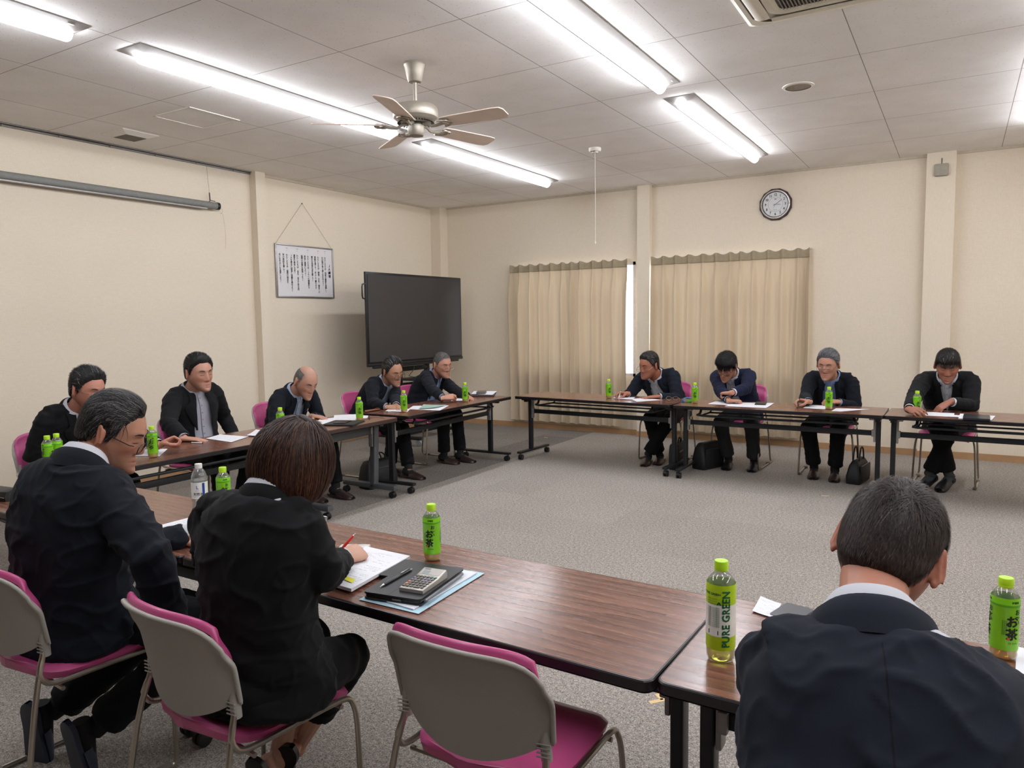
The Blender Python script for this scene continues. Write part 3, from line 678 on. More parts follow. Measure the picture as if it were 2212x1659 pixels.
for x in (-.45, .45):
    f = MB().box((x, -.05, .10), (.07, .80, .04), bev=.008).build('foot', STD, tv)
    for y in (-.42, .32):
        m = MB(); m.lathe([(.001, -.014), (.030, -.014), (.040, -.009), (.040, .009), (.030, .014), (.001, .014)], (x, y, .040), 20, M=roty(PI/2)); m.box((x, y, .07), (.05, .05, .02), bev=.004); m.build('caster', simple('caster_light_grey', (150, 155, 160), .5), f)
mb = MB(); mb.box((0, -.05, .10), (.9, .06, .035)); mb.build('foot_crossbar', STD, tv)
MB().tube(np.array([(.1, -.0, zc-h/2), (.14, .02, .92), (.28, .05, .85), (.22, .08, .83), (.1, .03, .81)]), .004, 6).build('cable', RUB, tv)
# ================================================================ BOTTLES
def pet(name, tint, diff=.0):
    m = NT(name); t = m.n('ShaderNodeBsdfTransparent'); t.inputs[0].default_value = (*tint, 1); g = m.n('ShaderNodeBsdfGlossy'); g.inputs['Roughness'].default_value = .08; g.inputs[0].default_value = (1, 1, 1, 1)
    lw = m.n('ShaderNodeLayerWeight'); lw.inputs[0].default_value = .35
    mx = m.n('ShaderNodeMixShader'); m.l(m.math('ADD', m.math('MULTIPLY', lw.outputs['Fresnel'], .5), .05, clamp=True), mx.inputs[0]); m.l(t.outputs[0], mx.inputs[1]); m.l(g.outputs[0], mx.inputs[2])
    if diff:
        d = m.n('ShaderNodeBsdfDiffuse'); d.inputs[0].default_value = (*[x**.5 for x in tint], 1); m2 = m.n('ShaderNodeMixShader'); m2.inputs[0].default_value = diff; m.l(mx.outputs[0], m2.inputs[1]); m.l(d.outputs[0], m2.inputs[2]); mx = m2
    m.l(mx.outputs[0], m.out.inputs[0]); return m.m
PETM = pet('clear_plastic', (.93, .95, .94), .06); TEA = pet('green_tea', (1., .60, .05), .45); TEAL = pet('pale_tea', (.97, .90, .35), .3); WATER = pet('water', (.93, .96, .98), .05)
LBL = simple('label_green', (128, 204, 30), .35, noise_amt=.05, nscale=20); LBD = simple('label_dark_green', (86, 168, 26), .35); CAP = simple('cap_lime', (178, 224, 34), .4); RED = simple('seal_red', (206, 92, 50), .5)
BLKI = simple('brush_black', (18, 26, 16), .6); LBW = simple('label_white', (232, 234, 226), .4); LBY = simple('label_lime', (176, 212, 24), .35); DG = simple('dark_green_ink', (20, 108, 62), .5); BLU = simple('label_blue', (38, 96, 190), .4); NAVI = simple('ink_navy', (40, 44, 70), .5); CAPW = simple('cap_white', (232, 232, 230), .4)
def wrap(mb, v, f, r, a0, z0, off=.0004):
    v = np.asarray(v); a = a0+v[:, 0]/r; mb.add(np.stack([np.cos(a)*(r+off), np.sin(a)*(r+off), v[:, 1]+z0], 1), f)
def vert_chars(mb, s, size, pitch, r, a, z, bold, sx=1.):
    for i, ch in enumerate(s): v, f = text_mesh(ch, size, bold, sx=sx); wrap(mb, v, f, r, a, z-pitch*i)
def tea_bottle(detail=True):
    o = empty('green_tea_bottle'); r = .0305
    prof = [(.001, .004), (.018, .0), (.0265, .004), (.0295, .012), (.0285, .020), (.030, .026), (.030, .142), (.0302, .148), (.027, .160), (.019, .172), (.0135, .178), (.0135, .186)]
    MB().lathe(prof, seg=28, closed=False).build('bottle_body', PETM, o)
    li = [(.001, .006), (.017, .003), (.0252, .006), (.028, .013), (.027, .020), (.0285, .026), (.0285, .120), (.001, .120)]
    MB().lathe(li, seg=28, closed=False).build('tea', TEA, o)
    lb = MB().lathe([(.0303, .028), (.0306, .030), (.0306, .135), (.0309, .136), (.0309, .138), (.0306, .139), (.0306, .150), (.0296, .155)], seg=32, closed=False).build('label', LBL, o)
    MB().lathe([(.0140, .176), (.0160, .177), (.0160, .182), (.0155, .183), (.0163, .1835), (.0163, .197), (.0150, .199), (.001, .199)], seg=28, closed=False).build('cap', CAP, o)
    mb = MB(); mb.lathe([(.03085, .1345), (.0311, .1355), (.0311, .139), (.03085, .140)], seg=32, closed=False); mb.build('label_band', LBD, lb)
    mb = MB(); rm = MB()
    for a in (0, 2*PI/3*1.0, 4*PI/3):
        vert_chars(mb, 'お茶', .030, .031, .0309, a-.10, .098, .0011)
        vert_chars(mb, 'お〜い', .015, .013, .0309, a+.30, .122, .0004)
        v, f = text_mesh('伊藤園', .0062, .0001); wrap(mb, v, f, .0309, a+.08, .146)
        v, f = text_mesh('Oi Ocha', .0065, 0.); wrap(mb, v, f, .0309, a, .047)
        m = MB(); m.ell((0, 0, 0), (.0028, .004, .0006), nu=12, nv=6); v, f = m.arrays(); wrap(rm, v, f, .0309, a-.36, .058)
        for k in range(3 if detail else 0):
            v, f = text_mesh('緑茶飲料原材料名国産茶葉使用\n'[:12], .0030, 0., sx=1.); v = np.stack([v[:, 1], -v[:, 0], v[:, 2]], 1); wrap(mb, v, f, .0309, a-.78+.12*k, .085)
    mb.build('label_text', BLKI, lb, smooth=0); rm.build('seal_mark', RED, lb)
    return o
TB = tea_bottle(); _fb = [True]
TBG = 'small green tea bottles standing on the tables'
def bottle(px, py, label, rz=0, face=None):
    o = TB if _fb[0] else dup(TB); _fb[0] = False
    p = at_z(px, py, TZ); ang = math.atan2(-p[1], -p[0])  # label turned to face the middle of the room / viewer side as in the photo
    o.location = (p[0], p[1], TZ); o.rotation_euler = (0, 0, ang+R(rz)); return tag(o, label, 'bottle', TBG)
bottle(934, 1209, 'green tea bottle standing alone on the near table beside the calculator', -12)
bottle(2166, 1419, 'green tea bottle at the right edge beside the navy suited man', 38)
bottle(485, 1104, 'green tea bottle next to the clear water bottle', 10)
bottle(331, 988, 'green tea bottle by the raised fist in front of the grey haired man', -10)
bottle(106, 1014, 'left one of two tea bottles over the lower left man\'s shoulder', 60)
bottle(126, 1008, 'right one of two tea bottles by the lower left man\'s shoulder', 60)
bottle(607, 937, 'green tea bottle in front of the bald man, behind the woman\'s head', 80)
bottle(777, 908, 'green tea bottle on the grey legged short table', 14)
bottle(873, 890, 'green tea bottle in front of the man writing before the display', 14)
bottle(1005, 868, 'green tea bottle farthest along the left row', 8)
bottle(1315, 860, 'green tea bottle at the left end of the back row', 28)
bottle(1501, 871, 'green tea bottle beside the blue tape dispenser', 10)
bottle(1790, 884, 'green tea bottle in front of the grey haired man with light blue shirt', 5)
bottle(1980, 896, 'green tea bottle held by the man before the right pillar', 30)
# tall PURE GREEN bottle
p = at_z(1556, 1424, TZ); o = empty('tall_tea_bottle', (p[0], p[1], TZ), math.atan2(-p[1], -p[0]), 'tall pale tea bottle lettered PURE GREEN beside the navy suited man', 'bottle')
r = .0345
wav = [(.001, .006), (.020, .0), (.029, .003), (.033, .010), (.0345, .022), (.0335, .032), (.0345, .042), (.0345, .186), (.0345, .192), (.031, .203), (.022, .214), (.0145, .222), (.0135, .226), (.0135, .236)]
MB().lathe(wav, seg=32, closed=False).build('bottle_body', PETM, o)
MB().lathe([(.001, .008), (.019, .004), (.028, .006), (.0315, .012), (.033, .022), (.0322, .032), (.033, .042), (.033, .065), (.001, .065)], seg=32, closed=False).build('tea', TEAL, o)
lb = MB().lathe([(.0348, .036), (.0350, .037), (.0350, .200-.012), (.0345, .196)], seg=40, closed=False).build('label', LBY, o)
MB().lathe([(.0354, .070), (.0354, .148)], seg=40, closed=False).build('label_white_panel', LBW, lb)
MB().lathe([(.014, .224), (.0165, .225), (.0165, .246), (.0155, .248), (.001, .248)], seg=30, closed=False).build('cap', CAP, o)
mb = MB()
def wrapv(body, size, a, z, bold, r=.0357, sx=1.): v, f = text_mesh(body, size, bold, sx=sx); v = np.stack([-v[:, 1], v[:, 0], v[:, 2]], 1); wrap(mb, v, f, r, a, z)
wrapv('PURE GREEN', .0262, .38, .114, .0009, sx=.93); wrapv('PURE GREEN', .0262, .38+PI, .114, .0009, sx=.93)
v, f = text_mesh('PURE GREEN', .0080, .0002); wrap(mb, v, f, .0354, -.66, .174)
for k in range(3): v, f = text_mesh('緑茶 みずみずしい', .0040, 0.); wrap(mb, v, f, .0354, -.5, .162-.006*k)
for k in range(11): v, f = text_mesh('茶葉と水の飲料', .0045, 0.); wrap(mb, v, f, .0357, -.52, .140-.0045*k)
m = MB(); m.box((0, 0, 0), (.026, .010, .0002)); v, f = m.arrays(); wrap(mb, v, f, .0357, -.52, .080)
for s in (-1, 1):
    m = MB(); m.ell((0, 0, 0), (.0018, .005, .0003), M=rotz(s*.5), nu=10, nv=4); v, f = m.arrays(); wrap(mb, v, f, .0354, -.13+.06*s, .152)
mb.build('label_text', DG, lb, smooth=0)
# water bottle
p = at_z(434, 1112, TZ); o = empty('water_bottle', (p[0], p[1], TZ), math.atan2(-p[1], -p[0])-.15, 'clear water bottle with white cap and blue striped label', 'bottle')
MB().lathe([(.001, .004), (.024, 0), (.032, .006), (.0335, .02), (.031, .028), (.0335, .036), (.031, .044), (.0335, .052), (.031, .06), (.034, .07), (.034, .15), (.033, .17), (.026, .192), (.016, .206), (.0135, .210), (.0135, .216)], seg=28, closed=False).build('bottle_body', PETM, o)
MB().lathe([(.001, .006), (.023, .002), (.031, .008), (.032, .02), (.030, .028), (.032, .036), (.030, .044), (.032, .052), (.030, .06), (.0325, .07), (.0325, .155), (.001, .155)], seg=28, closed=False).build('water', WATER, o)
lb = MB().lathe([(.0343, .078), (.0343, .150)], seg=36, closed=False).build('label', LBW, o); MB().lathe([(.0140, .207), (.0152, .208), (.0152, .227), (.001, .228)], seg=26, closed=False).build('cap', CAPW, o)
mb = MB(); v, f = text_mesh('天然水', .0145, .0003); wrap(mb, v, f, .0345, -.05, .098); v, f = text_mesh('L', .020, .0005); mb.cur = 1; wrap(mb, v, f, .0345, -.12, .128); v, f = text_mesh('LAWSON', .0038, .0); wrap(mb, v, f, .0345, -.12, .114)
m = MB(); m.box((0, 0, 0), (.011, .066, .0002)); v, f = m.arrays(); vv = []; wrap(mb, v, f, .0345, .62, .114); mb.cur = 0
v, f = text_mesh('ナチュラルミネラルウォーター', .0035, 0.); wrap(mb, v, f, .0345, -.05, .087); mb.build('label_text', [NAVI, BLU], lb, smooth=0)

# ================================================================ PAPERS AND SMALL THINGS
def paper_mat(name, rows, cols, white=(226, 226, 230), margin=.1, dens=.5):
    m = NT(name); b = m.bsdf(**{'Roughness': .7, 'Specular IOR Level': .3}); tc = m.n('ShaderNodeTexCoord'); s = m.n('ShaderNodeSeparateXYZ'); m.l(tc.outputs['UV'], s.inputs[0])
    y = m.math('MULTIPLY', s.outputs[1], rows); fr = m.math('FRACT', y); line = m.math('MULTIPLY', m.math('GREATER_THAN', fr, .35), m.math('LESS_THAN', fr, .75))
    cb = m.n('ShaderNodeCombineXYZ'); m.l(m.math('MULTIPLY', s.outputs[0], cols), cb.inputs[0]); m.l(m.math('MULTIPLY', m.math('FLOOR', y), 7.3), cb.inputs[1])
    n = m.noise(cb.outputs[0], 1., 2); cb2 = m.n('ShaderNodeCombineXYZ'); m.l(m.math('MULTIPLY', s.outputs[0], 2.2), cb2.inputs[0]); m.l(m.math('MULTIPLY', m.math('FLOOR', y), 3.7), cb2.inputs[1]); n2 = m.noise(cb2.outputs[0], 1., 0)
    ink = m.math('MULTIPLY', m.math('MULTIPLY', line, m.math('GREATER_THAN', n, .5)), m.math('GREATER_THAN', n2, dens))
    inx = m.math('MULTIPLY', m.math('GREATER_THAN', s.outputs[0], margin), m.math('LESS_THAN', s.outputs[0], 1-margin)); iny = m.math('MULTIPLY', m.math('GREATER_THAN', s.outputs[1], margin), m.math('LESS_THAN', s.outputs[1], 1-margin))
    ink = m.math('MULTIPLY', ink, m.math('MULTIPLY', inx, iny)); m.l(m.mix(m.math('MULTIPLY', ink, .55), srgb(*white), srgb(90, 90, 100)), b.inputs[0]); return m.m
PTXT = paper_mat('printed_paper', 34, 60); PBL = simple('blank_paper', (226, 227, 232), .65, noise_amt=.015); PBLUE = simple('pale_blue_paper', (176, 206, 218), .6, noise_amt=.02); PGRN = simple('pale_green_paper', (150, 178, 166), .6)
_sc = [0]
def sheet(name, corners, z, mat, label, cat='paper', group=None, thick=.0008, curl=0., n=10, raw=False):
    """corners: four photo pixels on the table plane, or four world points if raw"""
    _sc[0] += 1; c = [V(*q) if raw else at_z(*q, z) for q in corners]; base = sum(c)/4
    P = np.zeros((n, n, 3))
    for i in range(n):
        for j in range(n):
            u, v = i/(n-1), j/(n-1); P[i, j] = c[0]*(1-u)*(1-v)+c[1]*u*(1-v)+c[2]*u*v+c[3]*(1-u)*v-base
            P[i, j, 2] += thick+.0005+_sc[0]%4*.0009+curl*((u-.5)**2*4*.5+(v-.5)**2*2)
    mb = MB(); mb.grid(P, thick=thick) if np.cross(c[1]-c[0], c[3]-c[0])[2] < 0 else mb.grid(P[::-1], thick=thick)
    o = mb.build(name, mat, None, base, smooth=30)
    uv = o.data.uv_layers.new(name='UVMap'); nv = n*n; flip = not np.cross(c[1]-c[0], c[3]-c[0])[2] < 0
    for lp in o.data.loops:
        k = lp.vertex_index % nv; i, j = divmod(k, n); i = n-1-i if flip else i; uv.data[lp.index].uv = (j/(n-1), 1-i/(n-1))
    return tag(o, label, cat, group)
PG = 'papers lying on the meeting tables'
Z0 = TZ
S = lambda *a, **k: sheet('document', *a, group=PG, **k)
S([(412, 1118), (418, 1152), (354, 1180), (329, 1140)], Z0, PTXT, 'printed sheet on the near table between the grey haired man and the woman')
S([(30, 1078), (74, 1028), (108, 1030), (86, 1079)], Z0, PTXT, 'white sheet beside the black case at the far left of the near table', curl=.004)
S([(30, 1093), (46, 1086), (80, 1090), (60, 1098)], Z0, PBL, 'corner of a white sheet peeking out left of the grey haired man')
S([(67, 1008), (68, 1001), (104, 1000), (100, 1009)], Z0, PBL, 'white sheet on the near corner of the left row, by two tea bottles')
S([(284, 985), (300, 972), (362, 970), (345, 986)], Z0, PBL, 'white sheet behind the tea bottle by the raised fist')
S([(445, 948), (476, 939), (536, 944), (500, 956)], Z0, PTXT, 'printed sheet by the hand of the upright man with closed eyes')
S([(533, 943), (553, 931), (577, 931), (568, 944)], Z0, PBL, 'folded white sheet left of the woman\'s hair on the left row', curl=.008)
S([(680, 918), (690, 906), (742, 900), (730, 914)], Z0, PTXT, 'sheet under the bald man\'s hands')
S([(720, 910), (722, 898), (770, 896), (768, 909)], Z0, PTXT, 'stack of printed sheets beside the black tablet case on the left row', thick=.004)
S([(765, 905), (768, 897), (798, 899), (792, 904)], Z0, PBL, 'white sheet behind the tea bottle on the short grey legged table')
S([(832, 889), (840, 884), (886, 884), (880, 891)], Z0, PBL, 'small white sheet under the writing hands before the display')
S([(882, 884), (892, 877), (970, 876), (950, 887)], Z0, PTXT, 'white sheet under the pale green folder')
S([(905, 884), (915, 875), (965, 876), (938, 882)], Z0+.004, PGRN, 'pale green paper folder on the far left row table', curl=.006)
S([(974, 866), (982, 861), (1006, 861), (1000, 866)], Z0, PBL, 'small white sheet under the fist of the man with cropped greying hair')
S([(1323, 861), (1332, 857), (1372, 859), (1366, 864)], Z0, PBL, 'left of the two sheets under the hands of the man with the wristwatch')
S([(1362, 862), (1390, 860), (1432, 864), (1376, 868)], Z0, PBL, 'right of the two sheets under the hands of the man with the wristwatch')
S([(1529, 873), (1546, 867), (1600, 869), (1590, 876)], Z0, PTXT, 'left sheet in front of the man with folded arms')
S([(1566, 878), (1590, 870), (1673, 871), (1655, 882)], Z0, PTXT, 'right sheet in front of the man with folded arms')
S([(1734, 882), (1746, 876), (1790, 877), (1782, 885)], Z0, PBL, 'left sheet in front of the man in the light blue shirt')
S([(1796, 888), (1806, 882), (1878, 884), (1816, 889)], Z0, PTXT, 'right sheet in front of the man in the light blue shirt')
S([(1996, 898), (2000, 890), (2062, 893), (2060, 901)], Z0, PBL, 'sheet under the hand of the man before the right pillar')
S([(2070, 905), (2074, 895), (2150, 900), (2142, 909)], Z0, PBL, 'stack of sheets under the dark tablet at the right of the back row', thick=.004)
S([(2050, 864+37), (2052, 897), (2075, 898), (2074, 902)], Z0, PBL, 'narrow white slip between the hand and the dark tablet on the back row')
S([(1625, 1322), (1643, 1290), (1688, 1307), (1668, 1336)], Z0+.001, PTXT, 'printed sheet left of the navy suited man\'s shoulder', curl=.003)
S([(2212, 1620), (2190, 1520), (2196, 1398), (2290, 1420)], Z0, PBL, 'white sheet at the right edge below the tea bottle')
# woman's documents
S([(775, 1297), (919, 1218), (1047, 1240), (904, 1328)], Z0, PBLUE, 'pale blue sheet under the tablet case and calculator')
S([(790, 1290), (922, 1222), (1030, 1241), (893, 1320)], Z0+.0015, PBL, 'white sheets between the pale blue sheet and tablet case', thick=.003)
nb = S([(700, 1262), (790, 1186), (886, 1207), (759, 1279)], Z0+.008, PTXT, 'thick open document with yellow highlight in front of the woman', thick=.010)
hl = sheet('highlight', [(735, 1249), (742, 1244), (768, 1252), (760, 1260)], Z0+.0192, simple('highlighter_yellow', (226, 218, 60), .6), None, None, n=3, thick=.0002); hl.parent = nb; hl.location = hl.location-nb.location
if 'group' in hl: del hl['group']
S([(684, 1243), (700, 1195), (768, 1180), (745, 1210)], Z0+.002, PBL, 'left page of the documents under the woman\'s arm', thick=.006)
# standing flipped page
c = at_z(688, 1165, Z0)
P = []
for i, t in enumerate(np.linspace(0, 1, 10)):
    P.append([c+V(-.13+.145*u+.01*t, -.03+.03*math.sin(PI*t), .012+.075*math.sin(PI*t*.55))+V(0, .05*t, 0) for u in np.linspace(0, 1, 6)])
P = np.array(P); b0 = P.reshape(-1, 3).mean(0); b0[2] = Z0; tag(MB().grid(P-b0, thick=.0006).build('turned_page', PBL, None, b0), 'white page folded back and standing up beyond the woman\'s arm', 'paper', PG)
BLKL = simple('black_leather', (28, 29, 31), .42, bump=.1, nscale=500); BP_ = simple('black_gloss', (24, 25, 27), .22)
def frame4(corners, z):
    c = [at_z(*q, z) for q in corners]; o = sum(c)/4; ex = nrm((c[1]-c[0])+(c[2]-c[3])); w = (np.linalg.norm(c[1]-c[0])+np.linalg.norm(c[2]-c[3]))/2; d = (np.linalg.norm(c[3]-c[0])+np.linalg.norm(c[2]-c[1]))/2
    return o, math.atan2(ex[1], ex[0]), w, d
# tablet folio
o_, a, w, d = frame4([(793, 1285), (900, 1216), (996, 1243), (898, 1310)], Z0+.012)
tb = empty('tablet_case', (o_[0], o_[1], Z0+.0055), a, 'black tablet folio case with a pen in its side loop, under the calculator', 'tablet')
m = MB(); m.prism(rrect(w, d, .014), 0, .006); m.prism(rrect(w, d, .014), .016, .0215); m.build('folio_cover', BLKL, tb); MB().prism(rrect(w-.006, d-.008, .012), .006, .016).build('tablet_body', BP_, tb)
MB().tube([(-w/2+.02, -d/2-.006, .012), (w/2-.03, -d/2-.006, .012)], .0045, 10).build('stylus', simple('stylus_grey', (120, 122, 125), .3, .5), tb)
MB().box((-w/2-.0008, -.02, .011), (.001, .03, .005)).build('port_tab', GM, tb)
MB().box((0, .01, .0217), (w-.01, .0012, .0004)).build('cover_fold', RUB, tb)
# calculator
o_, a, w, d = frame4([(850, 1271), (928, 1222), (980, 1235), (898, 1289)], Z0+.04)
ca = empty('calculator', (o_[0], o_[1], Z0+.0275), a, 'silver desk calculator lying on the black tablet case', 'calculator')
CS = simple('calculator_silver', (178, 174, 166), .35, .3)
w, d = .150, .082
P = []
for x, zt in ((-w/2, .010), (-w/2+.004, .0125), (w/2-.055, .016), (w/2-.045, .018), (w/2-.004, .026), (w/2, .022)): P.append([(x, -d/2, 0), (x, -d/2, zt-.002), (x, -d/2+.003, zt), (x, d/2-.003, zt), (x, d/2, zt-.002), (x, d/2, 0)])
m = MB(); m.grid(P); m.add(P[0], [(0, 1, 2, 3, 4, 5)]); m.add(P[-1], [(5, 4, 3, 2, 1, 0)]); m.add([P[0][0], P[-1][0], P[-1][5], P[0][5]], [(0, 3, 2, 1)]); m.build('calculator_body', CS, ca)
zz = lambda x: np.interp(x, [-w/2, w/2-.055, w/2-.045, w/2], [.0125, .016, .018, .0262])
m = MB(); P = [[(x, y, zz(x)+.0006) for y in (-d/2+.006, d/2-.006)] for x in (w/2-.043, w/2-.006)]; m.grid(np.array(P)[::-1]); m.build('display_window', simple('lcd_cover', (190, 186, 180), .1), ca, smooth=0)
m = MB(); P = [[(x, y, zz(x)+.0010) for y in (.004, d/2-.012)] for x in (w/2-.040, w/2-.022)]; m.grid(np.array(P)[::-1]); m.build('lcd', simple('lcd_grey', (128, 140, 142), .25), ca, smooth=0)
m = MB(); P = [[(x, y, zz(x)+.0010) for y in (.010, d/2-.010)] for x in (w/2-.017, w/2-.007)]; m.grid(np.array(P)[::-1]); m.build('solar_cell', simple('solar_dark', (104, 96, 88), .3), ca, smooth=0)
KM = [simple('key_grey', (96, 92, 84), .4), simple('key_violet', (124, 112, 136), .4), simple('key_green', (60, 116, 96), .4), simple('key_salmon', (186, 130, 104), .4)]
for i in range(6):
    for j in range(6):
        if i == 0 and j == 1: continue
        x = -w/2+.012+.0158*i; y = -d/2+.0095+.0126*j; mat = KM[2] if i == 5 and j < 2 else KM[3] if j == 5 and i in (1, 2) else KM[1] if i in (3, 4) and j in (1, 2, 5) else KM[0]
        MB().box((x, y+(-.0063 if i == 0 and j == 2 else 0), zz(x)+.0014), (.0105, .0085 if not (i == 0 and j == 2) else .021, .0034), bev=.0012).build('key', mat, ca)
# smartphone case, pen
o_, a, w, d = frame4([(825, 1245), (883, 1211), (912, 1218), (852, 1254)], Z0+.008)
ph = empty('smartphone_case', (o_[0], o_[1], Z0), a, 'black smartphone wallet case left of the tablet case', 'smartphone')
m = MB(); m.prism(rrect(.165, .082, .012), 0, .003); m.prism(rrect(.165, .082, .012), .012, .015); m.build('case_cover', BLKL, ph); MB().prism(rrect(.16, .076, .011), .003, .012).build('phone_body', BP_, ph); MB().box((-.083, 0, .007), (.002, .02, .004)).build('clasp', GM, ph)
def pen(name, a, b, r, mats, label, z0=None):
    a, b = V(*a), V(*b); d = nrm(b-a); L = np.linalg.norm(b-a); o = empty(name, a, 0, label, 'pen')
    m = MB(); m.tube([d*L*.12, d*L*.14, d*L*.55, d*L*.56, d*L*.93], [r*.8, r, r, r*.92, r*.9], 10); m.build('barrel', mats[0], o)
    MB().tube([d*0, d*L*.03, d*L*.12], [.0008, .0012, r*.8], 10).build('tip', mats[1], o); s = nrm(np.cross(d, V(0, 0, 1))); u = nrm(np.cross(s, d))
    MB().tube([d*L*.93, d*L], [r*.6, r*.5], 8).build('button', mats[1], o); MB().tube([u*r+d*L*.92, u*(r+.002)+d*L*.9, u*(r+.0015)+d*L*.65], .0012, 6).build('clip', mats[1], o); return o
PENB = simple('pen_black', (26, 26, 28), .3); PENM = simple('pen_metal', (186, 184, 180), .25, .9); PENR = simple('pen_red', (196, 44, 30), .35); PENW = simple('pen_white', (224, 224, 222), .35); PENY = simple('pen_brown', (96, 56, 40), .35)
pen('ballpoint_pen', at_z(820, 1268, Z0+.031), at_z(890, 1229, Z0+.031), .0052, (PENB, PENM), 'black ballpoint pen lying across the tablet case')
# eraser / ruler beyond document
o_ = at_z(766, 1188, Z0); tag(MB().box((0, 0, .008), (.11, .045, .016), bev=.004).build('correction_tape', simple('pale_plastic', (205, 202, 196), .3), None, (o_[0], o_[1], Z0), rot=(0, 0, .5)), 'pale plastic stationery item lying behind the woman\'s hand', 'stationery')
# pencil case far left on near row
o_ = at_z(2, 1076, Z0); pc = empty('glasses_case', (o_[0], o_[1], Z0), R(8), 'black zipped case on the left end of the near row', 'case')
m = MB(); m.grid([[(x, y*s, z) for y, z in ((-.05, .0), (-.056, .02), (-.045, .046), (0, .058), (.045, .046), (.056, .02), (.05, 0))] for x, s in ((-.11, .6), (-.105, .85), (-.07, 1), (.07, 1), (.105, .85), (.11, .6))]); v, f = m.arrays(); m.add(v[:7], [tuple(range(7))]); m.add(v[-7:], [tuple(range(7))[::-1]]); m.build('case_body', BLKL, pc); MB().tube([(-.11, -.056, .022), (.11, -.056, .022)], .0025, 6).build('zip', GM, pc)
# dark folder behind the printed sheet (near right table)
o_, a, w, d = frame4([(1660, 1330), (1700, 1306), (1760, 1320), (1722, 1348)], Z0); tag(MB().prism(rrect(w, d, .01), 0, .006).build('clear_file', simple('file_grey', (84, 86, 90), .35), None, (o_[0], o_[1], Z0), rot=(0, 0, a)), 'dark grey file lying behind the printed sheet on the near right table', 'folder')
# tablet case L2, tablet back row, notebook stack far left row
def slab(name, corners, z, h, mat, label, cat, extra=None):
    o_, a, w, d = frame4(corners, z+h); e = empty(name, (o_[0], o_[1], z), a, label, cat); MB().prism(rrect(w, d, .008), 0, h*.8).build('cover', mat, e); MB().prism(rrect(w*.97, d*.97, .008), h*.8, h).build('top_face', mat, e); return e, w, d
e, w, d = slab('black_tablet', [(701, 915), (730, 906), (782, 909), (756, 920)], Z0, .014, BLKL, 'black tablet in its cover on the left row beside the bald man', 'tablet')
MB().box((.0, .01, .017), (w*.6, d*.35, .006), bev=.002).build('stacked_phone', BP_, e)
e, w, d = slab('dark_tablet', [(2079, 903), (2083, 894), (2137, 896), (2140, 905)], Z0+.0045, .014, simple('tablet_navy', (30, 34, 44), .3), 'dark tablet on white sheets at the right of the back row', 'tablet')
for x in (-w*.42, w*.42): MB().cyl((x, -d*.42, .0142), (x, -d*.42, .0155), .006, 12).build('corner_button', GM, e)
o_, a, w, d = frame4([(1016, 858), (1022, 851), (1072, 849), (1066, 857)], Z0)
e = empty('planner', (o_[0], o_[1], Z0), a, 'dark ring planner with white sheets on it near the far corner', 'notebook'); MB().prism(rrect(w, d, .005), 0, .014).build('cover', simple('planner_brown', (58, 44, 46), .4), e)
S([(1018, 852), (1024, 846), (1073, 846), (1064, 854)], Z0+.015, PBL, 'white sheets between the planner and the grey case', thick=.003)
o_ = at_z(1040, 848, Z0+.03); e = empty('card_case', (o_[0], o_[1], Z0+.0205), a, 'grey metal edged case on top of the planner stack', 'case'); MB().box((0, 0, .012), (.17, .10, .024), bev=.006).build('lid', simple('case_taupe', (92, 84, 80), .35), e); MB().box((0, -.0505, .006), (.168, .002, .006)).build('metal_edge', GM, e)
# glasses lying, tape dispenser etc
def specs(name, loc, rz, label, rim=INK, top=True, s=1., parent=None, M=None, lens=None, cat='glasses'):
    o = empty(name, loc, rz, label, cat) if parent is None else None
    Mx = np.eye(3) if M is None else M
    def bld(nm, mb, mat):
        v, f = mb.arrays(); m = MB(); m.add((v*s) @ Mx.T+(V(0, 0, 0) if parent is None else V(*loc)), f); return m.build(nm, mat, o if parent is None else parent)
    if parent is None:
        m = MB()
        for k in (-1, 1):
            t = np.linspace(0, 2*PI, 21); m.tube(np.stack([k*.034+.026*np.cos(t), 0*t, .018+.017*np.sin(t)], 1), .0014, 6, cap=False)
        m.tube([(-.009, 0, .022), (0, .0, .026), (.009, 0, .022)], .0014, 6); bld('rim', m, rim)
        for k in (-1, 1): bld('temple', MB().tube([(k*.062, 0, .022), (k*.066, -.01, .022), (k*.060, -.09, .018), (k*.050, -.13, .006)], .0014, 6), rim)
    return o
specs('folded_glasses', at_z(1452, 864, Z0), .5, 'pair of glasses lying where the first two back row tables meet', rim=simple('glasses_gold', (196, 180, 160), .3, .7))
specs('reading_glasses', at_z(797, 906, Z0), 2.4, 'thin dark reading glasses on the short table beside the tea bottle')
o_ = at_z(1484, 869, Z0); e = empty('tape_dispenser', (o_[0], o_[1], Z0), .35, 'blue and green hand tape dispenser beside the tea bottle on the back row', 'stationery')
m = MB(); m.tube(np.array([(-.035, 0, .02), (-.03, 0, .038), (0, 0, .046), (.045, 0, .04)]), [[.022, .006]]*4, 8, up=(0, 0, 1)); m.box((-.035, 0, .016), (.03, .04, .032), bev=.006); m.build('dispenser_body', simple('plastic_blue', (46, 112, 168), .35), e)
MB().box((.015, 0, .016), (.06, .042, .03), bev=.006).build('grip', simple('plastic_green', (108, 190, 70), .4), e); MB().lathe([(.006, -.01), (.018, -.01), (.018, .01), (.006, .01)], (-.018, -.012, .024), 20, M=rotx(PI/2)).build('tape_roll', GRY, e)
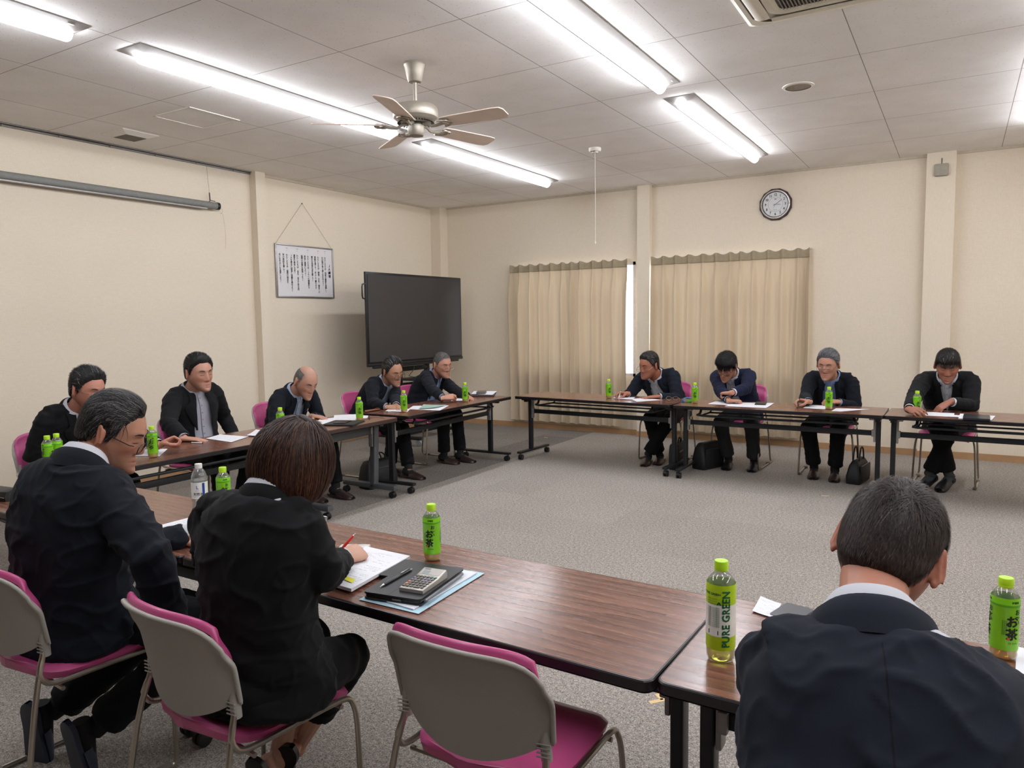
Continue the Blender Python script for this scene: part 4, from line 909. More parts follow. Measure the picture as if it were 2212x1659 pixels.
o_ = at_z(804, 889, Z0); e = empty('pen_case', (o_[0], o_[1], Z0), R(88), 'brown leather pen case on the left row before the man in dark glasses', 'pen case'); MB().tube([(-.10, 0, .011), (-.08, 0, .012), (.08, 0, .012), (.10, 0, .009)], [[.012, .008], [.02, .011], [.02, .011], [.010, .006]], 12, up=(0, 0, 1)).build('case_body', simple('leather_brown', (104, 58, 34), .4), e); MB().box((.07, 0, .024), (.03, .03, .003)).build('flap', simple('leather_brown', (104, 58, 34), .4), e)
pen('white_pen', at_z(440, 957, Z0+.005), at_z(412, 956, Z0+.005), .005, (PENW, PENB), 'white and black pen lying under the fingers of the upright man')
pen('marker_pen', at_z(833, 889, Z0+.006), at_z(868, 887, Z0+.006), .006, (PENW, PENB), 'white marker lying behind the tea bottle before the display')
o_ = at_z(1652, 868, Z0); e, w, d = slab('folded_wallet', [(1630, 872), (1634, 867), (1656, 868), (1654, 873)], Z0+.002, .012, BLKL, 'small black item on the sheets at the end of the folded arms man\'s papers', 'case')
o_ = at_z(1994, 893, Z0); t = np.linspace(0, 2*PI, 25); tag(MB().tube(np.stack([.022*np.cos(t), 0*t, .024+.022*np.sin(t)], 1), .002, 6, cap=False).build('metal_ring', PENM, None, (o_[0], o_[1], Z0), rot=(0, 0, .8)), 'small metal ring standing beside the held tea bottle', 'ring')
# ================================================================ BAGS ON THE FLOOR, TAPE MARKS
BAGM = simple('bag_nylon', (24, 25, 27), .6, bump=.3, nscale=60)
def bag(loc, rz, w, d, h, label, handle=.10, slump=.1, name='briefcase', tab=False):
    o = empty(name, loc, R(rz), label, 'bag'); m = MB(); P = []
    for z, k, q in ((0, .94, 1), (.01, .99, 1.03), (h*.3, 1.0, 1.05), (h*.75, .99-slump*.3, 1.05-slump), (h*.95, .98-slump*.8, .95-slump*1.6), (h, .94-slump, .78-slump*1.8)):
        P.append([(x+.01*slump*z/h*8*abs(y), y, z-(.03*slump*5*(1-(abs(x)/w*2)**2) if z > h*.7 else 0)) for x, y in rrect(w*k, d*q, min(.03, d*q*.45), 5)])
    m.grid(P, closeu=True); v, f = m.arrays(); n = len(P[0]); m.add(v[:n], [tuple(range(n))[::-1]]); m.add(v[-n:], [tuple(range(n))]); m.build('bag_body', BAGM, o, smooth=50)
    for y in (-d*.22, d*.22):
        if handle: t = np.linspace(0, PI, 13); MB().tube(np.stack([.07*np.cos(t), 0*t+y, h*.93-.02+handle*np.sin(t)], 1), .007, 8).build('handle', BAGM, o)
    MB().box((0, -d*.53, h*.4), (w*.8, .012, h*.55), bev=.005).build('front_pocket', BAGM, o); MB().tube([(-w*.38, -d*.55, h*.70), (w*.38, -d*.55, h*.70)], .003, 6).build('zip', GM, o)
    if tab: MB().box((-.02, 0, h+.03), (.05, .002, .07)).build('paper_tab', simple('pale_green_slip', (176, 196, 180), .6), o)
    return o
pp = at_z(800, 1035, 0); bag((-4.62, 5.18, 0), 80, .36, .16, .27, 'black fabric bag on the floor beside the short table leg', .09, .2, 'shoulder_bag')
bag((-2.44, 7.28, 0), 96, .34, .10, .26, 'upright black briefcase under the joint of the first two back tables', .09, .02, tab=True)
bag((-2.16, 7.42, 0), 70, .36, .15, .29, 'black soft bag leaning beside the briefcase under the back table', .0, .25, 'shoulder_bag')
bag((-.76, 7.42, 0), 82, .38, .12, .24, 'black bag on the floor left of the leg near the right pillar', .12, .3, 'shoulder_bag')
TPM = simple('masking_tape', (222, 192, 140), .7)
p = at_z(1424, 1516, 0); m = MB(); m.box((0, 0, .0006), (.065, .022, .0008)); m.box((.03, .025, .0006), (.022, .05, .0008)); tag(m.build('floor_tape', TPM, None, (p[0]-.01, p[1], 0), rot=(0, 0, .9)), 'L-shaped tan tape mark on the carpet below the near tables', 'tape mark')
p = at_z(1783, 1071, 0); tag(MB().box((0, 0, .0006), (.06, .02, .0008)).build('floor_tape', TPM, None, (p[0], p[1], 0), rot=(0, 0, .3)), 'small tan tape strip on the carpet in front of the grey haired man', 'tape mark')
p = at_z(1179, 945, 0); tag(MB().box((0, 0, .0006), (.05, .02, .0008)).build('floor_tape', TPM, None, (p[0], p[1], 0)), 'tiny tan tape strip on the carpet under the back left table', 'tape mark')
p = at_z(1403, 1009, 0); tag(MB().box((0, 0, .0006), (.05, .02, .0008)).build('floor_tape', TPM, None, (p[0], p[1], 0)), 'faint tan tape strip on the carpet at the crossed feet', 'tape mark')
# ================================================================ PEOPLE
def skin_mat():
    m = NT('skin'); b = m.bsdf(**{'Roughness': .48, 'Specular IOR Level': .42, 'Subsurface Weight': .0})
    a = m.n('ShaderNodeAttribute'); a.attribute_name = 'tone'; n = m.noise(m.coord('Object'), 55, 3); n2 = m.noise(m.coord('Object'), 700, 2)
    m.l(m.mix(.15, a.outputs['Color'], m.mix(1., a.outputs['Color'], m.ramp(n, [(.3, (.78, .70, .66)), (.7, (1., .98, .96))]), 'MULTIPLY')), b.inputs[0]); m.bump(n2, .12, .0008); return m.m
SKIN = skin_mat()
def cloth(name, col, rough=.88, sheen=.03, weave=900, seam=False, streak=.10):
    m = NT(name); b = m.bsdf(**{'Roughness': rough, 'Specular IOR Level': .24, 'Sheen Weight': sheen, 'Sheen Roughness': .5}); c = srgb(*col)
    v = m.coord('Object'); n = m.noise(v, 3.5, 3); w = m.noise(v, weave, 2)
    base = m.ramp(n, [(.3, tuple(x*(1-streak) for x in c[:3])+(1,)), (.7, tuple(x*(1+streak) for x in c[:3])+(1,))])
    if seam:
        a = m.n('ShaderNodeAttribute'); a.attribute_name = 'tcoord'; s = m.n('ShaderNodeSeparateXYZ'); m.l(a.outputs['Vector'], s.inputs[0])
        ln = m.math('MULTIPLY', m.math('LESS_THAN', m.math('ABSOLUTE', s.outputs[0]), .0013), m.math('LESS_THAN', s.outputs[1], 0.)); ln = m.math('MULTIPLY', ln, m.math('LESS_THAN', s.outputs[2], .93))
        base = m.mix(m.math('MULTIPLY', ln, .7), base, (0.002, .002, .003, 1))
    m.l(base, b.inputs[0]); m.bump(w, .18, .0006); return m.m
def hair_mat():
    m = NT('hair_strands'); b = m.bsdf(**{'Roughness': .50, 'Specular IOR Level': .28, 'Anisotropic': .3}); a = m.n('ShaderNodeAttribute'); a.attribute_name = 'tone'
    n = m.noise(m.coord('Object', (260, 260, 60)), 1., 2); m.l(m.mix(1., a.outputs['Color'], m.ramp(n, [(.35, (.55, .55, .55)), (.65, (1.25, 1.25, 1.25))]), 'MULTIPLY'), b.inputs[0]); m.bump(n, .35, .002); return m.m
HAIRM = hair_mat()
# ---------- head shape: unit direction -> head-local point (metres); +y face, +z up
def head_pt(d, fat=0.):
    x, y, z = d[:, 0], d[:, 1], d[:, 2]
    low = np.clip(-z, 0, 1); up = np.clip(z, 0, 1)
    Z = np.where(z > 0, z*.118, z*.124)
    w = 1-.30*sm(.20, 1, low)+fat*.12*sm(.1, .7, low)*(y > -.3); X = np.sign(x)*np.abs(x)**.93*.0765*w*(1+.03*up)
    Y = np.where(y > 0, np.abs(y)**.86*.093, -np.abs(y)**.95*.100)
    Y = Y+.052*sm(.30, .95, low)-.006*sm(.2, .9, up); X = X*(1+.05*sm(.55, .85, low)*(1-sm(.85, 1., low)))
    F = sm(.05, .45, y); aX = np.abs(X); g = lambda a, s: np.exp(-(a/s)**2)
    Y = Y-F*.010*g(aX-.033, .016)*g(Z-.010, .012)+F*.0055*g(aX-.032, .011)*g(Z-.008, .008)
    Y = Y+F*.005*g(aX-.026, .022)*g(Z-.031, .008)+F*.004*g(X, .03)*g(Z-.055, .03)
    rr = np.where(Z > -.030, sm(.028, -.030, Z), sm(-.048, -.034, Z)); nw = .0075+.0055*sm(.0, -.032, Z)
    Y = Y+F*.023*rr*g(X, nw)+F*.007*g(aX-.013, .006)*g(Z+.036, .007)
    Y = Y+F*.004*g(aX-.045, .018)*g(Z+.018, .018)
    Y = Y+F*(.006*g(X, .020)*g(Z+.060, .006)+.006*g(X, .017)*g(Z+.073, .006)-.003*g(X, .022)*g(Z+.0665, .0026)-.003*g(X, .02)*g(Z+.085, .006))
    Y = Y+F*.007*g(X, .020)*g(Z+.104, .014)
    return np.stack([X, Y, Z], 1)
def sphere_dirs(nu, nv):
    u = np.linspace(0, 2*PI, nu, endpoint=False); w = np.linspace(0, PI, nv+1)[1:-1]
    v = [[0, 0, 1.]]+[[math.sin(b)*math.sin(a), -math.sin(b)*math.cos(a), math.cos(b)] for b in w for a in u]+[[0, 0, -1.]]
    f = [(0, 1+j, 1+(j+1) % nu) for j in range(nu)]
    for i in range(nv-2): f += [(1+i*nu+j, 1+(i+1)*nu+j, 1+(i+1)*nu+(j+1) % nu, 1+i*nu+(j+1) % nu) for j in range(nu)]
    l = 1+(nv-2)*nu; f += [(l+j, len(v)-1, l+(j+1) % nu) for j in range(nu)]
    return np.array(v), f
HL = {'short': [(0, .080), (28, .078), (45, .066), (58, .050), (68, .022), (76, -.006), (82, -.004), (88, .022), (102, .026), (110, .0), (122, -.035), (140, -.058), (180, -.066)],
      'fringe': [(0, .052), (30, .046), (50, .040), (66, .018), (76, -.010), (82, -.008), (88, .018), (102, .020), (110, -.01), (122, -.042), (140, -.062), (180, -.070)],
      'high': [(0, .092), (28, .094), (45, .078), (58, .055), (68, .022), (76, -.004), (82, -.002), (88, .022), (102, .026), (110, .0), (122, -.035), (140, -.056), (180, -.064)],
      'bald': [(0, .16), (40, .16), (62, .10), (70, .020), (78, .0), (84, .0), (88, .024), (102, .028), (110, .0), (122, -.035), (140, -.056), (180, -.062)]}
def hair_margin(P, style):
    az = np.degrees(np.abs(np.arctan2(P[:, 0], P[:, 1]))); k = np.array(HL[style]); return P[:, 2]-np.interp(az, k[:, 0], k[:, 1])
def make_hair(S, name='hair'):
    """S: spec with HM (3x3 head axes as columns), HC centre, hs scale"""
    M, c, s = S['HM'], S['HC'], S['hs']; st = S.get('style', 'short'); th = S.get('thick', .016); n = S.get('strands', 2200); rg = np.random.RandomState(S.get('seed', 1)); cr = S.get('crown', V(.1, -.55, .83)); cr = nrm(cr)
    col = np.array(srgb(*S.get('haircol', (30, 27, 26)))[:3]); gcol = np.array(srgb(*S.get('greycol', (150, 146, 142)))[:3]); gf = S.get('grey', .1)
    d, f = sphere_dirs(72, 48)
    def thick(d, P):
        m = hair_margin(P, st); topw = sm(-.1, .8, d[:, 2]); t = th*(.45+.75*topw)
        if st == 'bald': t = t*(1-sm(.055, .085, P[:, 2]))
        return np.where(m > 0, t*sm(-.001, .020, m), -.004)
    P = head_pt(d, S.get('fat', 0)); ln = np.linalg.norm(P, axis=1)[:, None]; t = thick(d, P); lump = 1+.22*nz(d, 3.2, S.get('seed', 1)*3.1)+.10*nz(d, 9, 2.)
    m = hair_margin(P, st); Q = P+P/ln*(t*lump)[:, None]
    if st == 'bald': keep = (m > -.004) & (P[:, 2] < .085)
    else: keep = m > -.008
    ff = [q for q in f if all(keep[i] for i in q)]
    vv = [Q]; cc = [np.tile(col*.7*(1-gf)+gcol*gf*.7, (len(Q), 1))]; fs = list(ff); base = len(Q)
    # ribbons
    rd = rg.normal(size=(n*4, 3)); rd /= np.linalg.norm(rd, axis=1)[:, None]; rp = head_pt(rd, S.get('fat', 0)); mm = hair_margin(rp, st); ok = mm > (.001); ok &= (rp[:, 2] < .075) if st == 'bald' else True
    thin = S.get('thin')
    if thin is not None: ok &= ~((np.linalg.norm(rd-nrm(thin[0]), axis=1) < thin[1]) & (rg.rand(len(rd)) < thin[2]))
    rd = rd[ok][:n]; n = len(rd); seg = S.get('seg', 5); part = S.get('sweep', V(.25, .9, 0)); L0 = S.get('len', .035); wid = S.get('width', .0022); spike = S.get('spike', .004)
    lens = L0*(.35+.75*sm(-.2, .7, rd[:, 2]))*(.7+.6*rg.rand(n)); jit = rg.normal(size=(n, 3))*S.get('messy', .25); cl = np.floor(rd*6); 
    clj = np.array([mnoise.noise_vector(Vector(q*3.3)) for q in rd])*S.get('clump', .7)
    cur = rd.copy(); pts = []; side = []
    lift0 = rg.rand(n)
    for k in range(seg+1):
        tt = k/seg; P = head_pt(cur, S.get('fat', 0)); ln = np.linalg.norm(P, axis=1)[:, None]; tk = np.maximum(thick(cur, P), .001)
        off = tk*(.75+.35*np.minimum(1, tt*1.5))+spike*tt*tt*lift0*sm(-.3, .6, cur[:, 2])+.0012
        pts.append(P+P/ln*off[:, None])
        flow = cur-cr[None]*1.; flow = flow*.8+np.outer(sm(.2, .8, cur[:, 2]), part)+np.outer(1-sm(-.2, .5, cur[:, 2]), V(0, -.25*1, -1.2))+jit+clj
        flow -= cur*(flow*cur).sum(1)[:, None]; flow /= np.linalg.norm(flow, axis=1)[:, None]+1e-9
        side.append(np.cross(cur, flow)); cur = cur+flow*(lens/seg/.10)[:, None]; cur /= np.linalg.norm(cur, axis=1)[:, None]
    g = rg.rand(n) < gf; scol = np.where(g[:, None], gcol*(.7+.5*rg.rand(n))[:, None], col*(.6+.9*rg.rand(n))[:, None])
    R_ = []; Cc = []
    for k in range(seg+1):
        wv = wid*(1-.85*(k/seg)**1.5)/2; R_.append(pts[k]-side[k]*wv); R_.append(pts[k]+side[k]*wv); Cc += [scol, scol]
    Rv = np.stack(R_, 1).reshape(-1, 3); Cv = np.stack(Cc, 1).reshape(-1, 3); w2 = 2*(seg+1)
    for i in range(n):
        b = base+i*w2; fs += [(b+2*k, b+2*k+1, b+2*k+3, b+2*k+2) for k in range(seg)]
    vv.append(Rv); cc.append(Cv); v = np.concatenate(vv)*s @ M.T+c-S['base']
    o = mesh_obj(name, v, fs, HAIRM, S['root'], None, 180); vcol(o, 'tone', np.concatenate(cc)); return o
def make_bob(S):
    M, c, s = S['HM'], S['HC'], S['hs']; rg = np.random.RandomState(4); L = .30; seg = 14; gdir = M.T @ V(0, 0, -1)
    def sim(d, L, r=1.0, out=.0, seg=seg):
        d = d/np.linalg.norm(d, axis=1)[:, None]; E = np.array([.0765, .098, .118])+.009+out; p = d*E; crn = nrm(V(.05, -.30, .95)); v = d-crn; v /= np.linalg.norm(v, axis=1)[:, None]+1e-6
        pts = [p.copy()]; E2 = (E+V(.006, .006, 0))
        for k in range(seg):
            nn = p/E2**2; nn /= np.linalg.norm(nn, axis=1)[:, None]; flow = v-nn*(v*nn).sum(1)[:, None]*1.; flow = flow*.9+gdir*.75*(1 if k > 1 else .2); q = p/E2; ins = (q*q).sum(1) < 1.02
            flow = flow-nn*np.maximum(0, (flow*nn).sum(1))[:, None]*.75-nn*.10*(k > 3)
            flow = np.where(ins[:, None], flow-nn*np.minimum(0, (flow*nn).sum(1))[:, None], flow); flow /= np.linalg.norm(flow, axis=1)[:, None]; v = .5*v+.5*flow; v /= np.linalg.norm(v, axis=1)[:, None]
            p = p+v*(L/seg)[:, None]; q = p/E2; r_ = np.sqrt((q*q).sum(1)); p = np.where((r_ < 1)[:, None], p/r_[:, None], p); pts.append(p.copy())
        return pts
    # underlying shell: 60 azimuth paths from the crown
    az = np.radians(np.linspace(-312/2, 312/2, 66)+180); crn = nrm(V(.05, -.30, .95)); t1 = nrm(np.cross(crn, V(1, 0, 0))); t2 = np.cross(crn, t1)
    d0 = np.array([crn*math.cos(.12)+math.sin(.12)*(V(math.sin(a), math.cos(a), 0)) for a in az]); Ls = np.full(len(az), .245); Ls += .006*np.sin(az*17)
    P = np.array(sim(d0, Ls, seg=20)); mb = MB(); mb.grid(P, thick=.006); mb.ell(crn*V(.085, .106, .125), (.03, .03, .012)); v, f = mb.arrays()
    col = np.array(srgb(54, 38, 34)[:3]); cols = [np.tile(col*.7, (len(v), 1))]; vv = [v]; fs = list(f); base = len(v); n = 5200
    a = rg.uniform(-156, 156, n)+180; b = rg.uniform(0, 1, n)**.7*1.25; rd = np.stack([np.sin(np.radians(a))*np.sin(b), np.cos(np.radians(a))*np.sin(b), np.cos(b)], 1); rd = rd @ rotx(R(16)).T
    pts = sim(rd, .262*(1-b/4.2)+rg.normal(size=n)*.011-.012*(rg.rand(n) < .3), out=.003+.004*rg.rand(n)[:, None]); pts = [p+(rg.normal(size=(n, 3))*.0006) for p in pts]
    tone = rg.rand(n); c1 = np.array(srgb(40, 28, 26)[:3]); c2 = np.array(srgb(112, 74, 54)[:3])
    out = []; oc = []
    for k in range(seg+1):
        T = (pts[min(k+1, seg)]-pts[max(k-1, 0)]); T /= np.linalg.norm(T, axis=1)[:, None]+1e-9; nn = pts[k]/np.linalg.norm(pts[k], axis=1)[:, None]; sd = np.cross(nn, T); w = .0028*(1-.7*(k/seg)**3)/2
        out += [pts[k]-sd*w, pts[k]+sd*w]; mixf = np.clip(tone*.55+.55*(k/seg)**1.5-.15, 0, 1)[:, None]; cc = c1*(1-mixf)+c2*mixf; oc += [cc, cc]
    Rv = np.stack(out, 1).reshape(-1, 3); w2 = 2*(seg+1)
    for i in range(n): b_ = base+i*w2; fs += [(b_+2*k, b_+2*k+1, b_+2*k+3, b_+2*k+2) for k in range(seg)]
    v = np.concatenate([vv[0], Rv])*s @ M.T+c-S['base']; o = mesh_obj('hair', v, fs, HAIRM, S['root'], None, 180); vcol(o, 'tone', np.concatenate([cols[0], np.stack(oc, 1).reshape(-1, 3)])); return o
# ---------- hand
POSES = {'flat': ([12, 10, 8], [10, 10, 8], [10, 12, 8], [14, 12, 8], .35), 'relax': ([28, 30, 18], [32, 34, 20], [36, 36, 20], [38, 36, 22], .5), 'pen': ([42, 52, 22], [52, 58, 30], [66, 64, 34], [74, 66, 34], .95),
         'fist': ([62, 78, 40], [68, 80, 40], [74, 80, 40], [78, 80, 40], .9), 'grip': ([30, 38, 24], [32, 40, 26], [34, 42, 26], [38, 44, 26], .8), 'down': ([30, 12, 8], [34, 12, 8], [36, 14, 8], [38, 16, 10], .4)}
def hand_shape(mb, W, d, nrm_, side, pose, sc=1., fr=1.):
    d = nrm(d); n = nrm(V(*nrm_)-d*(V(*nrm_) @ d)); s = np.cross(n, d)*(1 if side == 'R' else -1)
    tw = V; ps = POSES[pose]
    P = lambda a, b, c: W+(d*a+s*b+n*c)*sc
    mb.tube([P(-.03, 0, 0), P(.0, 0, 0), P(.030, .002, .0), (P(.060, .0, .001)), P(.085, 0, .001), P(.098, 0, -.001)], np.array([[.027, .020], [.027, .019], [.036, .0175], [.041, .0155], [.040, .0130], [.034, .009]])*sc, 14, up=n)
    mcp = [(.093, .029), (.097, .0095), (.092, -.0105), (.083, -.029)]; ln = [(.040, .025, .021), (.044, .028, .022), (.040, .026, .021), (.032, .020, .019)]; sp = [6, 1, -4, -10]
    tips = []
    for k in range(4):
        a = R(sp[k]); fd = d*math.cos(a)+s*math.sin(a); p = P(mcp[k][0]-.012, mcp[k][1], 0.); pts = [p, P(mcp[k][0], mcp[k][1], 0)]; ang = 0; rr = [.0092, .0092]; r0 = (.0088, .0090, .0086, .0076)[k]
        for j in range(3):
            ang += R(ps[k][j]); dd = fd*math.cos(ang)-n*math.sin(ang); q = pts[-1]+dd*ln[k][j]*sc; pts += [(pts[-1]+q)/2, q]; rr += [r0*(1-.10*j-.03), r0*(1-.12*j-.02)]
        rr[-1] *= .72; pts.append(pts[-1]+dd*.003*sc); rr.append(r0*.4); mb.tube(np.array(pts), np.array(rr)*sc, 10); tips.append(pts[-1])
    tb = ps[4]; base = P(.022, .024, -.006); d1 = nrm(d*.62+s*(.85-.55*tb)-n*(.25+.50*tb)); p1 = base+d1*.042*sc; d2 = nrm(d*.90+s*(.35-.75*tb)-n*(.15+.35*tb)); p2 = p1+d2*.032*sc; d3 = nrm(d*1.-s*(.1+.55*tb)-n*(.05+.2*tb)); p3 = p2+d3*.026*sc
    mb.tube(np.array([P(.005, .012, -.002), base, (base+p1)/2, p1, (p1+p2)/2, p2, (p2+p3)/2, p3]), np.array([.015, .0155, .0135, .0115, .0105, .0105, .0098, .0065])*sc, 10)
    return tips[0], p3
def ik(A, B, a, b, pole):
    D = B-A; L = np.linalg.norm(D); mx = (a+b)*.995
    if L > mx: a, b = a*L/mx, b*L/mx
    u = D/L; x = (a*a-b*b+L*L)/(2*L); h = math.sqrt(max(a*a-x*x, 1e-6)); p = nrm(V(*pole)-u*(V(*pole) @ u)); return A+u*x+p*h
SECT = {'m': [(-.20, .185, .13, .155), (-.10, .188, .14, .15), (.0, .182, .135, .135), (.15, .172, .130, .115), (.35, .165, .122, .102), (.6, .178, .118, .110), (.78, .190, .106, .108), (.88, .175, .086, .098), (.95, .120, .068, .080), (1.0, .078, .058, .064), (1.04, .070, .052, .058)],
        'f': [(-.20, .180, .12, .15), (-.10, .182, .125, .145), (.0, .172, .12, .13), (.15, .155, .112, .105), (.35, .142, .105, .092), (.6, .152, .118, .098), (.78, .160, .100, .096), (.88, .145, .078, .088), (.95, .100, .058, .072), (1.0, .066, .050, .056), (1.04, .060, .046, .052)]}
_fd, _ = sphere_dirs(360, 260); FACE = head_pt(_fd); FACE = FACE[(FACE[:, 1] > .04)]
BROWM = simple('eyebrow_dark', (40, 30, 28), .8); LASHM = simple('eyelash_dark', (34, 22, 20), .7); MOUTHM = simple('mouth_dark', (96, 50, 46), .6)
def person(name_label, **S):
    """local axes: +y the way the person faces, +x to their right. positions in world metres."""
    seed = S.get('seed', 1); sx = S.get('sex', 'm'); rot = R(S['rot']); Rz = rotz(rot); k = S.get('build', 1.)
    px, py = S['hip']; P = V(px, py, S.get('hipz', .545)); HC = V(*S['head']); fwd = Rz @ V(0, 1, 0); rgt = Rz @ V(1, 0, 0); s = S['hs'] = S.get('hs', 1.03)
    yaw, pitch, roll = [R(a) for a in S['look']]   # yaw + = to person's left, pitch + = down, roll + = tilt to the person's right
    HM = Rz @ rotz(yaw) @ rotx(-pitch) @ roty(roll); S['HM'] = HM; S['HC'] = HC; base = V(px, py, 0); S['base'] = base
    # neck base sits under/behind the skull
    N = HC+HM @ V(0, -.050, -.085)*s+V(0, 0, -.034)-fwd*S.get('neckback', .030)
    if 'neck' in S: N = N+Rz @ V(*S['neck'])
    if 'N' in S: N = V(*S['N'])
    lat0 = Rz @ rotz(R(S.get('twist0', 0))) @ V(1, 0, 0); lat1 = Rz @ rotz(R(S.get('twist', 0))) @ V(1, 0, S.get('drop', 0.)); lat1 = nrm(lat1)
    slouch = S.get('slouch', .05); Md = (P+N)/2-fwd*slouch*2
    ts = np.linspace(-.22, 1.05, 96)
    def spine(t): 
        t2 = max(t, 0); p = (1-t2)**2*P+2*t2*(1-t2)*Md+t2*t2*N
        if t < 0: p = P+V(0, 0, t*.50)
        if t > 1: p = N+nrm(HC-N)*(t-1)*.5
        return p
    SP = np.array([spine(t) for t in ts]); TG = np.gradient(SP, axis=0); TG /= np.linalg.norm(TG, axis=1)[:, None]
    tz = np.array([nrm(TG[i]*.8+V(0, 0, .2)) for i in range(len(ts))])
    LA = np.array([nrm(lat0*(1-sm(0, 1, t))+lat1*sm(0, 1, t)) for t in ts]); LA = np.array([nrm(l-z*(l @ z)) for l, z in zip(LA, tz)]); FR = np.cross(tz, LA)
    sec = np.array(SECT[sx]); belly = S.get('belly', 0.)
    def dims(t): a = np.interp(t, sec[:, 0], sec[:, 1]); bf = np.interp(t, sec[:, 0], sec[:, 2]); bb = np.interp(t, sec[:, 0], sec[:, 3]); return a*k, (bf+belly*np.exp(-((t-.25)/.28)**2))*k, bb*k
    def fr_at(t): i = np.interp(t, ts, np.arange(len(ts))); j = int(i); q = i-j; j2 = min(j+1, len(ts)-1); g = lambda A: A[j]*(1-q)+A[j2]*q; return g(SP), nrm(g(LA)), nrm(g(FR)), nrm(g(tz))
    def loft(mb, t0, t1, grow=0., seg=36, rows=26, e=2.4, openf=None):
        Pq = []
        for t in np.linspace(t0, t1, rows):
            c, l, f, _ = fr_at(t); a, bf, bb = dims(t); ang = np.linspace(0, 2*PI, seg, endpoint=False); ca, sa = np.cos(ang), np.sin(ang); q = (np.abs(ca)**e+np.abs(sa)**e)**(-1/e)
            b = np.where(sa > 0, bf+grow, bb+grow); Pq.append(c+np.outer(ca*q*(a+grow), l)+np.outer(sa*q*b, f))
        Pq = np.array(Pq); mb.grid(Pq, closeu=True); m = len(Pq); v0 = mb.n-m*seg; mb.f += [tuple(v0+i for i in range(seg))[::-1], tuple(v0+(m-1)*seg+i for i in range(seg))]; mb.mi += [0, 0]
    shw = (.172 if sx == 'm' else .142)*k; cS, lS, fS, zS = fr_at(.90); SHo = {}
    for sd, g in (('R', 1), ('L', -1)): SHo[sd] = V(*S['S'+sd]) if 'S'+sd in S else cS+lS*g*shw+fS*(.012+S.get('shf'+sd, 0.))-zS*.012+V(0, 0, S.get('shrug'+sd, S.get('shrug', 0.)))
    ua, fa = .285*k, .250*k; arms = {}
    for sd, g in (('R', 1), ('L', -1)):
        h = S['hand'+sd]; W = V(*h['w']); pole = Rz @ V(g*h.get('out', .5), h.get('pf', -.25), h.get('pz', -.8)); E = V(*h['e']) if 'e' in h else ik(SHo[sd], W, ua, fa, pole); arms[sd] = (SHo[sd], E, W, h)
    # hips, knees, ankles
    legs = {}
    for sd, g in (('R', 1), ('L', -1)):
        l = S.get('leg'+sd, {}); hp = P+Rz @ V(g*.085, .02, -.02); an = V(*l['A']) if 'A' in l else base+Rz @ V(*l.get('a', (g*.12, .36, .10))); kn = V(*l['K']) if 'K' in l else ik(hp, an, .42, .41, Rz @ V(g*l.get('ko', .15), .9, l.get('ku', .75))); legs[sd] = (hp, kn, an, l)
    vox = S.get('vox', .0042); mb = MB()
    d, f = sphere_dirs(96, 72) ; hp_ = head_pt(d, S.get('fat', 0))
    toW = lambda p: (np.asarray(p)*s) @ HM.T+HC
    mb.add(toW(hp_), f)
    for g in (1, -1):
        ax = V(g*.0775, -.008, -.002); EM = rotz(-g*R(S.get('earout', 24))) @ rotx(R(-10))
        e = MB(); e.ell((0, 0, 0), (.0048, .0155, .0285), nu=14, nv=10); t = np.linspace(-.35*PI, 1.28*PI, 18); e.tube(np.stack([0*t+g*.0045, -.0155*np.cos(t-PI/2+.5)*1.0-.001, .0275*np.sin(t)*1+.003], 1), .0046, 8); e.ell((g*.002, .004, -.026), (.0055, .008, .009)); ev, ef = e.arrays(); ev = ev*S.get('ear', 1.)+V(g*.004*(S.get('ear', 1.)-1)*5, 0, 0); mb.add(toW(ev @ EM.T+ax+V(g*.006, 0, 0)), ef)
    J = toW(np.array([[0, -.030, -.055]]))[0]; jaw = toW(np.array([[0, -.012, -.085]]))[0]; cN, lN, fN, zN = fr_at(.97); nr = (.0545 if sx == 'm' else .046)*s*(1+.10*S.get('fat', 0))
    mb.tube([cN-zN*.05, cN+zN*.01, (cN*.5+J*.5)+fN*.004, J*.8+jaw*.2, J*1.0+(J-cN)*.25], [[nr*1.2, nr*1.1], [nr*1.05, nr*1.04], [nr, nr*1.0], [nr, nr*1.02], [nr*.88, nr*.92]], 20, up=fN)
    # body under the clothes
    inner = MB()
    for t0 in (0,): loft(mb, -.08, .93, grow=-.035, seg=24, rows=14)
    for sd in 'RL':
        A, E, W, h = arms[sd]; mb.tube([A, (A+E)/2, E], [.046*k, .042*k, .034*k], 12); mb.tube([E, (E+W)/2, W], [.036*k, .033*k, .024*k], 12)
        hd = V(*h['d']) if 'd' in h else nrm(W-E)
        h['tip'], h['thumb'] = hand_shape(mb, W, hd, h.get('n', (0, 0, 1)), sd, h.get('pose', 'flat'), sc=S.get('handsc', 1.04 if sx == 'm' else .92))
        hp, kn, an, l = legs[sd]; mb.tube([hp, (hp+kn)/2, kn], [.062, .052, .038], 12); mb.tube([kn, kn*.6+an*.4, an], [.037, .042, .030], 12); mb.ell(an, (.036, .036, .036))
        ft = nrm(Rz @ V(*l.get('toe', (g*.1, 1, -.12)))); up = nrm(Rz @ V(*l.get('up', (0, .1, 1)))); up = nrm(up-ft*(up @ ft)); l['ft'], l['fu'] = ft, up
        mb.tube([an-ft*.045-up*.035, an-up*.04, an+ft*.07-up*.050, an+ft*.13-up*.062, an+ft*.165-up*.066], [[.022, .022], [.026, .026], [.030, .020], [.034, .013], [.022, .009]], 12, up=up)
    v, f = mb.arrays(); bv, bf, bn = remesh(v, f, vox, 2, .45)
